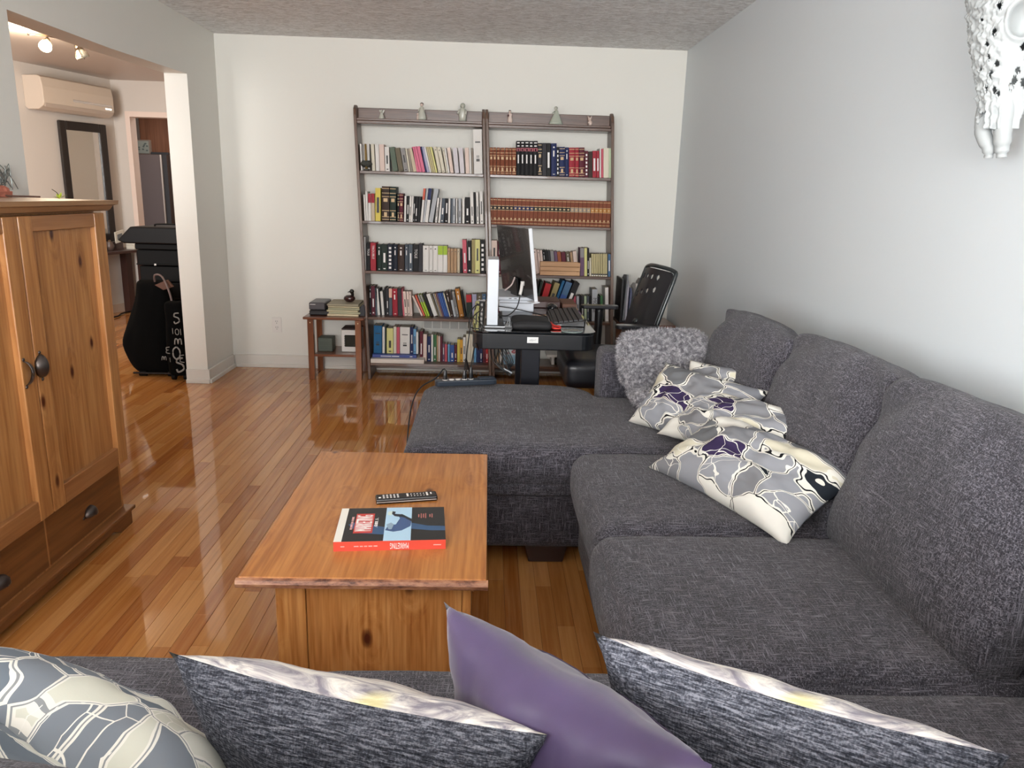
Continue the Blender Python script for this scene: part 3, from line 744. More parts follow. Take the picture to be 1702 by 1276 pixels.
# things on the cabinet
m_coral = mat('coral_pink_clay', '#a8634f', .6)
b = MB(); Z = 1.3125
b.prism([(2.52, 0), (2.98, 0), (2.985, .022), (2.90, .02), (2.83, .026), (2.66, .018), (2.52, .015)], lambda u, v, w_: (w_+(u-2.7)*.0, u, Z+v), -1.86, -1.80)
b.cyl((-1.83, 2.93, Z), (-1.83, 2.935, Z+.062), .040, .004, 7); b.cyl((-1.84, 3.0, Z), (-1.84, 3.0, Z+.022), .03, .018, 8) if False else b.ball((-1.83, 2.968, Z+.022), .026, .03, .021, 10)
single(b, 'clay_ornament', m_coral, 'terracotta pink pointed ornament lying on top of the pine cabinet', 'ornament', bevel=.002)
b = MB(); b.cyl((-1.93, 2.86, Z+.006), (-1.70, 2.985, Z+.004), .004, .003, 8)
single(b, 'wooden_stick', mat('dark_stick', '#4a2c1e', .6), 'thin dark stick beside the pink ornament on the cabinet', 'stick')
lf = thing('green_sprig', 'small lime green leaf sprig standing at the far end of the cabinet top', 'plant', (-1.60, 2.93, Z))
b = MB()
for a, L, tl in ((20, .030, 30), (140, .026, 45), (260, .034, 15), (320, .025, 50), (80, .028, 60)):
    M_ = Matrix.Translation((-1.60, 2.93, Z)) @ Matrix.Rotation(R(a), 4, 'Z') @ Matrix.Rotation(R(-tl), 4, 'Y')
    q = [b.bm.verts.new(M_ @ V(p)) for p in ((0, 0, 0), (L*.5, .007, .002), (L, 0, 0), (L*.5, -.007, .002), )]; b.bm.faces.new(q)
b.obj('leaves', mat('lime_leaf', '#b7c840', .5), lf)
b = MB(); b.tube([(-1.60, 2.93, Z), (-1.603, 2.925, Z+.02), (-1.61, 2.905, Z+.034)], .0013, 6); b.obj('stem', mat('dark_stem', '#3a3420', .6), lf)
wr = thing('wire_ornament', 'small tangled silver wire ornament fixed to the left wall above the cabinet', 'ornament', (-1.99, 3.25, 1.34))
b = MB(); rn = random.Random(4)
for k in range(9):
    p = [V((-1.99+.012*rn.random(), 3.20+.09*rn.random(), 1.335+.11*rn.random())) for _ in range(4)]
    b.tube(p, .0016, 5, 5)
b.tube([(-1.985, 3.22, 1.44), (-1.98, 3.28, 1.39), (-1.985, 3.33, 1.34)], .0018, 5, 5)
b.obj('wire', mat('silver_wire', '#8a8f8c', .3, .8), wr, smooth=True)
b = MB(); b.cyl((-2.0, 3.25, 1.37), (-1.985, 3.25, 1.37), .008, n=10); b.obj('wall_peg', mat('silver_wire', '#8a8f8c'), wr)

# ================================================================ BOOKCASES
m_bc = wood('walnut_stained_pine', '#36221a', '#553a2c', '#715443', 'x', .35, knots=False, coat=.2, gs=.8)
m_bcv = wood('walnut_stained_side', '#3e2a20', '#5d4436', '#7a6250', 'z', .4, knots=False, coat=.15, gs=.8)
def yfr(z): return 5.545+z/1.96*.115
SW = -.047
SHZ = [.125, .469, .809, 1.167, 1.519, 1.862]
def bookcase(x0, x1, label):
    t = thing('bookcase', label, 'bookcase', ((x0+x1)/2, 5.72, 0))
    for xa, xb in ((x0, x0+.021), (x1-.021, x1)):
        b = MB(); yb = D-.019
        poly = [(yfr(0), 0), (yfr(1.90), 1.90), (yfr(1.9)+.012, 1.945), (yfr(1.9)+.05, 1.968), (yfr(1.9)+.09, 1.968), (yfr(1.9)+.12, 1.93), (yb-.03, 1.90), (yb-.03, 0)]
        b.prism(poly, lambda u, v, w_: (w_+SW*v, u, v), xa, xb); b.obj('side_panel', m_bcv, t, bevel=.003)
    for i, z in enumerate(SHZ):
        b = MB(); dx = SW*z; b.box(x0+.021+dx, x1-.021+dx, yfr(z)+.004, D-.055, z-.021, z); b.obj('shelf', m_bc, t, bevel=.003)
    dx = SW*1.9
    b = MB(); b.box(x0+.021+dx, x1-.021+dx, 5.735, 5.752, 1.863, 1.955); b.obj('top_rail', m_bc, t, bevel=.003)
    b = MB(); b.box(x0+.021+dx, x1-.021+dx, 5.662, 5.734, 1.863, 1.879); b.obj('ledge', m_bc, t, bevel=.003)
    b = MB(); b.box(x0+.021+SW*.05, x1-.021+SW*.05, 5.80, 5.815, .03, .09); b.obj('lower_rail', m_bc, t, bevel=.002)
    return t
bookcase(-.888, .045, 'dark stained open bookcase on the left of the pair, against the back wall')
bookcase(.048, .970, 'dark stained open bookcase on the right of the pair, behind the monitor')

COL = dict(white='#d8d5d0', grey='#8d8a88', cream='#d5cebb', blush='#d8c3b8', fern='#5d6a5c', olive='#6a6250', taupe='#8f857a', beige='#c4b59c',
 pink='#d4728c', navy='#242d55', lavender='#a5a4bd', straw='#b9ae84', lemon='#d0cc88', lilac='#cdc8cc', yellow='#d2bf5c', umber='#3a2c26',
 bottle='#23302a', black='#1b1a1c', maroon='#5c2230', silver='#a9acb0', slate='#4e565f', crimson='#9c2c38', charcoal='#343236', ink='#1e2430',
 khaki='#998c60', tan='#b09070', rose='#c05a68', coral='#c8604c', peach='#dcb4a0', lime='#9cb83a', blue='#3d5c9c', plum='#6a5068', ochre='#ae7434',
 steel='#4c6c8c', teal='#23608c', sky='#6a9cc4', leaf='#3e6a44', gold='#d8a03c', red='#b02c30', russet='#7a4028', rust='#9a5838', mint='#b4c4a4')
WORD = dict(umber='dark brown', bottle='dark green', ink='blue-black', russet='reddish brown leather', blush='pale pinkish', fern='grey-green', leaf='green',
 straw='straw yellow', lemon='pale yellow', lilac='lilac white', slate='slate grey', steel='steel blue', silver='silver grey', ochre='orange brown', gold='golden yellow', rose='rose red', rust='rusty brown', mint='pale green')
def cm(c): return mat('book_'+c, COL[c], .6, spec=.25)
m_pages = mat('book_pages', '#cfc6b4', .8); m_gilt = mat('gilt_print', '#c0a070', .45); m_pr_w = mat('print_white', '#e2dedb', .5); m_pr_k = mat('print_dark', '#2a2826', .5)
m_pr_r = mat('print_red', '#8c2a3a', .5); LIGHT = set('white grey cream blush taupe beige lavender straw lemon lilac yellow silver khaki tan peach lime sky mint gold'.split())
def book_mesh(wd, h, dep, colr, st_, rnd_, band=None):
    b = MB(); mats = [cm(colr), m_pages, m_gilt, m_pr_w, m_pr_k, m_pr_r]
    c = .0016
    lift = .002
    if st_ in ('g', 'r', 'd', 'b'):                      # rounded spine
        n = 5; bow = min(.004, wd*.18)
        prof = [(wd*k/n, -bow*math.sin(math.pi*k/n)+bow) for k in range(n+1)]
        b.prism([(x, y-.0) for x, y in prof]+[(wd, .006), (0, .006)], lambda u, v, w_: (u, v, w_), 0, h)
    else: b.box(0, wd, 0, c+.001, 0, h)
    b.box(0, c, c, dep, 0, h); b.box(wd-c, wd, c, dep, 0, h)
    b.mi = 1; b.box(c, wd-c, .004, dep-.004, lift, h-.003)
    lt = colr in LIGHT
    def band_(z0, z1, mi, x0=.0, x1=1.0, y=-.0005):
        b.mi = mi; b.box(wd*x0+.0002, wd*x1-.0002, y, .0006, z0*h, z1*h)
    if st_ == 'g':
        for z in (.045, .12, .30, .70, .80, .93): band_(z, z+.018, 2, .0, 1)
        band_(.56, .66, 2, .22, .78); band_(.14, .26, 2, .3, .7)
    elif st_ == 'r':
        band_(.93, .96, 3, .15, .85); band_(.84, .87, 3, .2, .8); band_(.70, .80, 5, 0, 1); band_(.71, .77, 3, .35, .65); band_(.35, .6, 3, .3, .62)
    elif st_ == 's':
        k = 4 if lt else 3; z0 = rnd_.uniform(.22, .4); band_(z0, z0+rnd_.uniform(.25, .42), k, .32, .68); band_(.06, .10, k, .3, .7)
    elif st_ == 'd':
        band_(.86, .90, 4 if lt else 3, .35, .65); band_(.05, .07, 4 if lt else 3, .3, .7)
        if not lt: band_(.60, .78, 3, .35, .6)
    elif st_ == 'o':
        for i in range(6): band_(.08+i*.145, .16+i*.145, 3, .25, .75)
    elif st_ == 'v': band_(.25, .72, 3 if not lt else 4, .25, .75)
    elif st_ == 'e': band_(.28, .34, 4, .3, .7); band_(.36, .42, 4, .35, .42); band_(.36, .42, 4, .47, .53); band_(.36, .42, 4, .58, .65); band_(.70, .73, 4, .2, .8)
    elif st_ == 'b': band_(.06, .10, 4, 0, 1); band_(.01, .055, 3, .15, .85); band_(.10, .12, 4, 0, 1)
    elif st_ == 'm':
        band_(.56, .70, 6 if band else 4, 0, 1, -.0003); b.mi = 2
        for z in (.05, .17, .54, .71, .92): band_(z, z+.018, 2)
        band_(.20, .26, 2, .3, .7); band_(.60, .66, 2, .25, .75)
    elif band: band_(.66, .995, 6, 0, 1)
    if band: mats.append(cm(band))
    return b, mats
ORD = ['first', 'second', 'third', 'fourth', 'fifth', 'sixth', 'seventh', 'eighth', 'ninth', 'tenth', 'eleventh', 'twelfth', '13th', '14th', '15th', '16th', '17th', '18th', '19th', '20th',
 '21st', '22nd', '23rd', '24th', '25th', '26th', '27th', '28th', '29th', '30th', '31st', '32nd', '33rd', '34th', '35th', '36th', '37th', '38th', '39th', '40th']
ROWINFO = {'L1': 'first book shelf, left bookcase', 'L2': 'second shelf, left bookcase', 'L3': 'third shelf, left bookcase', 'L4': 'fourth shelf, left bookcase',
 'L5a': 'pale board, left bookcase', 'L5b': 'bare part of the bottom shelf, left bookcase', 'R1': 'first book shelf, right bookcase', 'R2': 'second shelf, right bookcase',
 'R3a': 'third shelf, right bookcase, behind the crate', 'R3b': 'third shelf, right bookcase, right of the crate', 'R3c': 'third shelf, right bookcase, left of the monitor', 'R4b': 'fourth shelf, right bookcase, behind the chair arm'}
bookM = random.Random(11)
def place_book(x, y, z, w_, L, lean, colr, ex, label, group, depth=None, yaw=0):
    band = None; st_ = ex; txt = None
    if ex.startswith('t:'): band = ex[2:]; st_ = 't'
    if ex.startswith('m:'): band = ex[2:]; st_ = 'm'
    if ex in ('TOLE', 'TROUBLE', 'MOVIE'): txt = ex; st_ = ''
    wd = w_*math.cos(R(lean))-.0008; dep = depth or min(.19, max(.105, L*.66)); dep = min(dep, D-.03-y)
    b, mats = book_mesh(wd, L, dep, colr, st_, bookM, band)
    if lean >= 0: M = Matrix.Translation((x+.0004, y, z)) @ Matrix.Rotation(R(-lean), 4, 'Y')
    else: M = Matrix.Translation((x+w_-.0004, y, z)) @ Matrix.Rotation(R(-lean), 4, 'Y') @ Matrix.Translation((-wd, 0, 0))
    # move the origin to the pivot, keep the mesh in local frame
    o = tag(b.obj('book', mats, loc=M, local=True), label, 'book', group)
    if txt:
        up = {'TOLE': .42, 'TROUBLE': .6, 'MOVIE': .9}[txt]
        size = min(wd*.95, L*up/len(txt)*1.35)
        text_obj('spine_title', txt, size, M @ Matrix.Translation((wd/2, -.0008, L*(.5 if txt == 'MOVIE' else .66))) @ Matrix.Rotation(R(90), 4, 'X') @ Matrix.Rotation(R(-90), 4, 'Z'), m_pr_k if colr == 'silver' else m_pr_w, o, sx=1.0)
    return o
ROWS = [
('L1',5.649,1.519,[
(-0.929,0.011,0.183,1.7,'white',''),(-0.916,0.010,0.174,0.8,'grey',''),(-0.905,0.016,0.184,0.4,'white',''),(-0.889,0.023,0.185,0.4,'white',''),(-0.849,0.022,0.183,2.3,'cream',''),(-0.822,0.027,0.182,1.6,'white',''),(-0.793,0.035,0.183,1.7,'blush',''),(-0.755,0.032,0.168,1.3,'white','s'),(-0.699,0.036,0.167,9.0,'fern',''),(-0.659,0.035,0.162,9.4,'olive',''),(-0.620,0.032,0.161,9.6,'grey','s'),(-0.587,0.011,0.161,8.7,'cream',''),(-0.574,0.017,0.162,8.7,'taupe',''),(-0.555,0.026,0.163,9.7,'beige',''),(-0.528,0.017,0.176,12.7,'pink',''),(-0.510,0.018,0.179,12.5,'pink',''),(-0.490,0.022,0.180,12.5,'pink',''),(-0.466,0.010,0.180,11.6,'navy',''),(-0.455,0.018,0.178,12.7,'lavender',''),(-0.436,0.013,0.179,13.6,'white',''),(-0.421,0.012,0.180,13.6,'straw',''),(-0.408,0.013,0.180,13.6,'straw',''),(-0.393,0.013,0.181,13.6,'lemon',''),(-0.374,0.024,0.180,11.9,'cream','d'),(-0.347,0.025,0.178,12.1,'cream','d'),(-0.318,0.013,0.175,9.6,'cream','d'),(-0.304,0.012,0.176,9.6,'white',''),(-0.287,0.024,0.176,8.7,'blush',''),(-0.255,0.031,0.176,6.0,'lilac',''),(-0.216,0.031,0.177,5.2,'lilac',''),(-0.176,0.028,0.178,3.5,'blush',''),(-0.147,0.013,0.179,3.0,'white',''),(-0.132,0.012,0.179,2.7,'taupe',''),(-0.117,0.062,0.306,2.3,'white','e')]),
('L2',5.628,1.167,[
(-0.907,0.011,0.184,1.6,'white',''),(-0.895,0.015,0.206,0.9,'white',''),(-0.879,0.020,0.193,0.1,'white','t:crimson'),(-0.857,0.024,0.194,-0.2,'beige','t:crimson'),(-0.829,0.038,0.233,-0.8,'yellow','v'),(-0.782,0.054,0.246,-0.7,'umber','g'),(-0.724,0.045,0.245,-0.5,'bottle','g'),(-0.669,0.014,0.199,-0.4,'black','g'),(-0.654,0.027,0.200,-0.4,'maroon','g'),(-0.621,0.014,0.182,-1.7,'white',''),(-0.605,0.018,0.183,-2.4,'black','s'),(-0.586,0.015,0.183,-2.3,'white','s'),(-0.570,0.012,0.184,-2.6,'white',''),(-0.556,0.011,0.181,-2.6,'black','s'),(-0.543,0.018,0.182,-2.6,'black','s'),(-0.523,0.018,0.182,-2.7,'black',''),(-0.502,0.016,0.241,-5.3,'white','t:coral'),(-0.484,0.014,0.242,-6.1,'silver',''),(-0.470,0.023,0.243,-6.8,'white','t:navy'),(-0.443,0.031,0.241,-9.9,'silver',''),(-0.395,0.014,0.176,-5.3,'white','s'),(-0.373,0.014,0.176,-5.6,'white',''),(-0.358,0.026,0.174,-3.7,'slate','s'),(-0.327,0.026,0.174,-1.4,'black','s'),(-0.300,0.014,0.175,-0.6,'white',''),(-0.281,0.015,0.175,0.2,'slate',''),(-0.266,0.018,0.176,0.2,'silver','s'),(-0.242,0.010,0.175,0.6,'white',''),(-0.225,0.020,0.176,0.7,'silver','s'),(-0.196,0.016,0.176,0.8,'white',''),(-0.176,0.034,0.187,0.8,'black','s'),(-0.134,0.023,0.223,2.4,'white','s'),(-0.108,0.014,0.224,2.4,'black',''),(-0.091,0.017,0.224,2.5,'white','s'),(-0.065,0.023,0.233,2.5,'white','s')]),
('L3',5.622,0.809,[
(-0.914,0.014,0.243,0.1,'grey',''),(-0.895,0.023,0.201,-0.6,'black','TOLE'),(-0.868,0.040,0.202,-0.2,'crimson','TROUBLE'),(-0.820,0.031,0.190,-0.4,'bottle','d'),(-0.787,0.042,0.192,-0.3,'bottle','s'),(-0.743,0.036,0.196,-0.6,'ink','o'),(-0.704,0.033,0.194,-0.5,'ink','d'),(-0.668,0.047,0.192,-0.4,'umber','d'),(-0.616,0.025,0.196,-0.3,'slate','d'),(-0.588,0.029,0.197,-0.2,'slate','s'),(-0.556,0.042,0.198,-0.1,'black','TOLE'),(-0.512,0.025,0.205,-0.0,'charcoal',''),(-0.483,0.044,0.191,0.1,'white','d'),(-0.437,0.026,0.192,0.1,'white','d'),(-0.409,0.036,0.192,0.2,'white','d'),(-0.372,0.036,0.193,0.3,'white','t:lime'),(-0.334,0.031,0.194,0.4,'white','t:lime'),(-0.301,0.019,0.177,0.5,'tan','d'),(-0.279,0.022,0.174,0.5,'tan','d'),(-0.254,0.022,0.175,0.6,'tan','d'),(-0.229,0.019,0.175,0.6,'beige','d'),(-0.207,0.016,0.173,0.7,'black',''),(-0.185,0.030,0.241,2.5,'rose','s'),(-0.152,0.028,0.230,1.5,'black','s'),(-0.122,0.024,0.245,0.9,'khaki',''),(-0.097,0.036,0.244,1.0,'lemon','s'),(-0.058,0.034,0.242,1.1,'black','o')]),
('L4',5.673,0.469,[
(-0.890,0.016,0.218,-0.2,'black','d'),(-0.873,0.027,0.218,0.3,'maroon','s'),(-0.844,0.014,0.204,0.5,'slate',''),(-0.828,0.019,0.199,4.2,'white',''),(-0.807,0.011,0.200,3.6,'black',''),(-0.796,0.019,0.180,3.9,'white',''),(-0.775,0.012,0.209,0.6,'black',''),(-0.762,0.018,0.204,0.7,'charcoal','s'),(-0.742,0.023,0.204,0.1,'slate','t:peach'),(-0.715,0.039,0.202,1.2,'crimson','d'),(-0.674,0.033,0.206,1.2,'charcoal',''),(-0.637,0.012,0.207,4.5,'rose',''),(-0.625,0.022,0.184,4.2,'blush','s'),(-0.600,0.017,0.184,3.7,'blush','s'),(-0.582,0.016,0.185,3.4,'blush','d'),(-0.500,0.015,0.166,25.0,'blush',''),(-0.482,0.015,0.170,23.3,'coral',''),(-0.464,0.014,0.172,22.0,'lime','t:grey'),(-0.448,0.016,0.172,21.6,'lime','t:grey'),(-0.429,0.021,0.178,20.2,'black',''),(-0.404,0.031,0.175,19.7,'white',''),(-0.372,0.012,0.175,19.4,'olive',''),(-0.358,0.012,0.181,18.2,'grey',''),(-0.345,0.008,0.181,18.0,'tan',''),(-0.335,0.010,0.183,17.4,'plum',''),(-0.323,0.013,0.183,17.1,'blue',''),(-0.309,0.012,0.184,17.1,'blue',''),(-0.295,0.009,0.187,16.5,'blue',''),(-0.285,0.008,0.186,15.9,'cream',''),(-0.276,0.021,0.196,12.9,'umber','d'),(-0.252,0.018,0.197,12.2,'silver','t:umber'),(-0.232,0.019,0.194,11.8,'grey','s'),(-0.209,0.034,0.215,10.4,'ochre','d'),(-0.173,0.013,0.197,9.3,'black',''),(-0.155,0.040,0.172,2.8,'bottle','t:red'),(-0.111,0.032,0.176,1.9,'lavender',''),(-0.075,0.035,0.177,1.6,'olive','d'),(-0.037,0.028,0.181,1.5,'steel','d')]),
('L5a',5.646,0.182,[
(-0.859,0.061,0.211,-1.2,'teal','e'),(-0.793,0.018,0.203,-0.8,'white',''),(-0.772,0.010,0.201,-0.8,'bottle',''),(-0.760,0.049,0.193,-0.7,'lemon','s'),(-0.708,0.021,0.206,-0.6,'cream',''),(-0.685,0.023,0.203,-0.5,'rose',''),(-0.659,0.074,0.204,-0.4,'white','e'),(-0.581,0.023,0.206,-0.2,'navy','s'),(-0.557,0.020,0.192,-0.2,'sky','s'),(-0.536,0.016,0.170,-0.1,'white','')]),
('L5b',5.652,0.125,[
(-0.510,0.024,0.232,-0.0,'maroon','s'),(-0.483,0.027,0.210,0.0,'blush',''),(-0.452,0.027,0.193,0.1,'navy','s'),(-0.422,0.015,0.208,0.2,'white',''),(-0.405,0.023,0.206,0.2,'leaf','s'),(-0.380,0.010,0.203,0.3,'tan',''),(-0.368,0.014,0.198,0.3,'blush',''),(-0.352,0.015,0.195,0.3,'maroon',''),(-0.335,0.015,0.141,0.4,'plum','s'),(-0.318,0.018,0.136,0.4,'rose',''),(-0.295,0.015,0.136,0.5,'sky',''),(-0.277,0.031,0.131,0.5,'blue','s'),(-0.244,0.018,0.132,0.6,'maroon','s'),(-0.223,0.020,0.176,0.6,'yellow',''),(-0.202,0.022,0.173,0.7,'gold','s'),(-0.179,0.021,0.194,0.7,'white','s'),(-0.155,0.036,0.220,0.8,'cream',''),(-0.118,0.019,0.218,0.9,'cream',''),(-0.095,0.018,0.112,0.9,'sky',''),(-0.075,0.023,0.113,1.0,'navy',''),(-0.050,0.021,0.113,1.0,'navy','s'),(-0.026,0.020,0.114,1.1,'maroon',''),(-0.004,0.019,0.114,1.1,'red','s')]),
('R1',5.649,1.519,[
(-0.004,0.024,0.186,1.3,'russet','g'),(0.022,0.022,0.187,1.3,'russet','g'),(0.047,0.024,0.187,1.4,'russet','g'),(0.073,0.032,0.187,1.5,'russet','g'),(0.108,0.027,0.188,1.6,'russet','g'),(0.137,0.019,0.188,1.6,'russet','g'),(0.158,0.030,0.189,1.7,'russet','g'),(0.191,0.028,0.237,1.8,'black','r'),(0.221,0.028,0.238,1.8,'black','r'),(0.251,0.031,0.239,1.9,'black','r'),(0.283,0.028,0.239,2.0,'black','r'),(0.313,0.032,0.240,2.1,'black','r'),(0.347,0.028,0.227,2.2,'charcoal','g'),(0.378,0.029,0.228,2.3,'charcoal',''),(0.409,0.029,0.229,2.3,'black','v'),(0.442,0.040,0.228,2.4,'navy','d'),(0.482,0.018,0.204,2.5,'black','o'),(0.502,0.040,0.205,2.6,'navy','g'),(0.544,0.027,0.203,2.7,'navy','d'),(0.573,0.042,0.202,2.8,'crimson','g'),(0.617,0.027,0.204,2.9,'crimson','g'),(0.646,0.040,0.205,3.0,'maroon','g'),(0.688,0.024,0.183,3.0,'maroon','o'),(0.714,0.029,0.180,3.1,'umber',''),(0.744,0.027,0.185,3.2,'crimson','v'),(0.773,0.020,0.186,3.3,'crimson','v'),(0.796,0.010,0.205,3.3,'white',''),(0.807,0.016,0.200,3.3,'rose',''),(0.824,0.039,0.206,3.4,'cream',''),(0.864,0.015,0.207,3.5,'mint','')]),
('R3a',5.682,0.809,[
(0.352,0.031,0.183,8.2,'blush','d'),(0.386,0.018,0.180,7.9,'blush','d'),(0.406,0.017,0.178,7.9,'blush',''),(0.426,0.017,0.179,8.0,'black','d'),(0.445,0.020,0.178,8.1,'black',''),(0.466,0.016,0.176,8.2,'charcoal',''),(0.484,0.026,0.175,8.3,'grey','s'),(0.513,0.022,0.172,8.4,'plum',''),(0.537,0.026,0.169,8.6,'rust',''),(0.566,0.032,0.167,8.7,'maroon',''),(0.601,0.029,0.168,8.7,'olive','d'),(0.634,0.017,0.169,8.8,'tan',''),(0.654,0.029,0.176,8.6,'blush','')]),
('R3b',5.612,0.809,[
(0.686,0.029,0.205,3.0,'plum','t:grey'),(0.717,0.020,0.206,3.1,'lemon',''),(0.739,0.014,0.205,3.1,'black','s'),(0.755,0.012,0.135,3.2,'cream',''),(0.769,0.016,0.165,3.2,'straw','b'),(0.786,0.016,0.165,3.3,'straw','b'),(0.803,0.016,0.166,3.3,'straw','b'),(0.821,0.015,0.166,3.4,'straw','b'),(0.838,0.015,0.167,3.4,'straw','b'),(0.855,0.015,0.167,3.4,'straw','b'),(0.871,0.018,0.168,3.5,'straw','b'),(0.894,0.019,0.166,3.5,'steel','v')]),
('R3c',5.612,0.809,[
(0.026,0.040,0.243,1.3,'blush','s'),(0.070,0.028,0.238,1.4,'maroon','d')]),
('R4b',5.633,0.469,[
(0.637,0.015,0.184,3.0,'rust',''),(0.655,0.018,0.185,3.1,'rose',''),(0.678,0.020,0.185,3.2,'silver','s'),(0.701,0.010,0.188,3.2,'black',''),(0.714,0.019,0.189,3.2,'charcoal','s'),(0.737,0.018,0.187,3.3,'mint',''),(0.759,0.014,0.190,3.4,'slate','s'),(0.774,0.014,0.190,3.4,'black',''),(0.793,0.041,0.241,2.4,'silver','MOVIE'),(0.841,0.016,0.187,3.6,'black',''),(0.860,0.019,0.195,3.6,'leaf','s'),(0.896,0.026,0.257,3.6,'white','')]),
]

for key, yp, z, lst in ROWS:
    for i, (x, w_, L, lean, colr, ex) in enumerate(lst):
        adj = 'thick ' if w_ > .034 else ('thin ' if w_ < .0145 else '')
        ln = ' leaning left' if lean > 5 else (' leaning right' if lean < -5 else '')
        if ex == 'e' and colr == 'white' and key == 'L1': lab = 'tall white boxed volume with an emblem, right end of the first book shelf'
        else: lab = '%s%s book%s, %s from left, %s' % (adj, WORD.get(colr, colr), ln, ORD[i], ROWINFO[key])
        if len(lab.split()) > 16: lab = lab.replace(' leaning left', '').replace(' leaning right', '').replace('thick ', '').replace('thin ', '')
        place_book(x, yp, z, w_, L, lean, colr, ex, lab, 'books on the '+ROWINFO[key].split(',')[0]+' of the '+('left' if key[0] == 'L' else 'right')+' bookcase')
# matching leather set, thirty volumes
bx = ['black']*6+['navy']*5+['bottle']*9+['taupe']*5+['ochre']*5
x = -.017
for i in range(30):
    bw = .0298
    place_book(-.003+i*bw, 5.643, 1.167, bw-.0012, .1885, 0, 'russet', 'm:'+bx[i],
               'leather volume with %s label, %s from left, second shelf, right bookcase' % (WORD.get(bx[i], bx[i]), ORD[i]), 'matching leather volumes on the second shelf of the right bookcase')
# leaning folders on the fourth shelf, right bookcase
for (x, w_, L, a, colr, ex, lab, dep) in (
    (.318, .016, .30, -9, 'black', '', 'thin black folder leaning right beside the monitor on the fourth shelf', .2),
    (.338, .016, .30, -11, 'bottle', '', 'thin dark green folder leaning right beside the red binder', .2),
    (.362, .046, .285, -14, 'red', 's', 'red binder leaning right on the fourth shelf of the right bookcase', .2),
    (.412, .042, .295, -17, 'khaki', 'v', 'cream and black spined volume leaning right between red binder and teal folder', .2),
    (.458, .020, .32, -18, 'teal', '', 'narrow teal folder leaning right on the fourth shelf', .2),
    (.482, .050, .305, -19, 'blue', 't:steel', 'blue volume with orange foot leaning right against the black binder', .2),
    (.536, .048, .305, -20, 'black', 'v', 'black binder with white label leaning right on the fourth shelf', .2)):
    o = place_book(x, 5.62, .469, w_, L*.98, a, colr, ex, lab, 'binders leaning on the fourth shelf', depth=dep)
    if 'orange' in lab:
        b = MB(); M = WM[o.name]; b.box(.0, w_*.95, -.0008, .0004, .01, .12); b.obj('lower_label', mat('orange_label', '#b0592a', .5), o, local=True)

# objects on the shelves
m_white = mat('white_card', '#d6d2cb', .6)
sh = MB(); sh.box(-.868, -.468, 5.548, 5.80, .126, .157); single(sh, 'board', mat('pale_board', '#d8cfc6', .5), 'thick pale board lying on the bottom shelf of the left bookcase under the blue book', 'board', bevel=.002)
b = MB(); b.box(-.862, -.53, 5.60, 5.81, .158, .181); b.mi = 1
for x0, x1 in ((-.80, -.72), (-.715, -.66), (-.58, -.56)): b.box(x0, x1, 5.5992, 5.601, .166, .172)
single(b, 'book', [mat('book_royal', '#2c3f86', .35), m_pr_w], 'large flat royal blue book lying on the pale board, bottom shelf, left bookcase', 'book', bevel=.0015)
b = MB(); b.box(-.485, -.146, 5.685, 5.80, .372, .442); o = single(b, 'flat_box', mat('pale_print_sheet', '#cfd0cb', .6), 'flat pale printed box lying on top of the books on the bottom shelf', 'box')
for i in range(5):
    b = MB(); b.box(-.481+i*.067, -.420+i*.067, 5.6842, 5.6852, .376, .438); b.obj('print_block', mat('pale_grey_print', '#9b9d9a', .6), o)
t_ = thing('wooden_crate', 'small slatted light wood crate holding nothing visible, in front of the leaning books', 'crate', (.532, 5.64, .81)); t_['label'] = 'small light wood crate with slatted front on the third shelf of the right bookcase'
m_crate = wood('crate_birch', '#a87a52', '#bd8f62', '#cda478', 'x', .5, knots=False, gs=.8, coat=0)
for z0, z1 in ((.8105, .840), (.844, .872), (.876, .906)):
    b = MB(); b.box(.385, .680, 5.600, 5.608, z0, z1); b.obj('slat', m_crate, t_, bevel=.001)
    b = MB(); b.box(.385, .680, 5.668, 5.676, z0, z1); b.obj('slat', m_crate, t_, bevel=.001)
for x in (.385, .672):
    b = MB(); b.box(x, x+.008, 5.609, 5.667, .8105, .906); b.obj('end_board', m_crate, t_)
b = MB(); b.box(.394, .671, 5.609, 5.667, .811, .816); b.obj('bottom_board', m_crate, t_)
# pieces lying on the straw yellow volumes
for (x0, x1, z, c_, lab) in ((.765, .83, .958, '#5a4238', 'small brown packet lying on the straw yellow volumes, left of the other'), (.835, .885, .958, '#3c3230', 'small dark packet lying on the straw yellow volumes, right of the brown one')):
    b = MB(); b.box(x0, x1, 5.63, 5.70, z, z+.018, .003); single(b, 'packet', mat('packet_'+c_[1:], c_, .6), lab, 'packet')
# ornament at the left end of the top book shelf
t_ = thing('candle_basket', 'dark woven ball holder with an ochre stick, left end of the top book shelf', 'ornament', (-.885, 5.60, 1.519))
m_wov = mat('dark_woven', '#3e413c', .6)
b = MB(); rn = random.Random(8)
for k in range(26):
    a = rn.uniform(0, 6.28); ph = rn.uniform(-.9, .9); q = Matrix.Rotation(a, 4, 'Z') @ Matrix.Rotation(ph, 4, 'X')
    pts = [V((-.885, 5.62, 1.519+.045))+q @ V((.040*math.cos(2*math.pi*i/10), .030*math.sin(2*math.pi*i/10), 0)) for i in range(11)]
    b.tube(pts, .003, 5, 2)
b.cyl((-.885, 5.62, 1.519), (-.885, 5.62, 1.53), .022, n=12); b.obj('woven_ball', m_wov, t_, smooth=True)
b = MB(); b.cyl((-.885, 5.62, 1.53), (-.888, 5.61, 1.70), .010, .007, 10); b.obj('stick', mat('ochre_stick', '#7d6330', .6), t_, smooth=True)
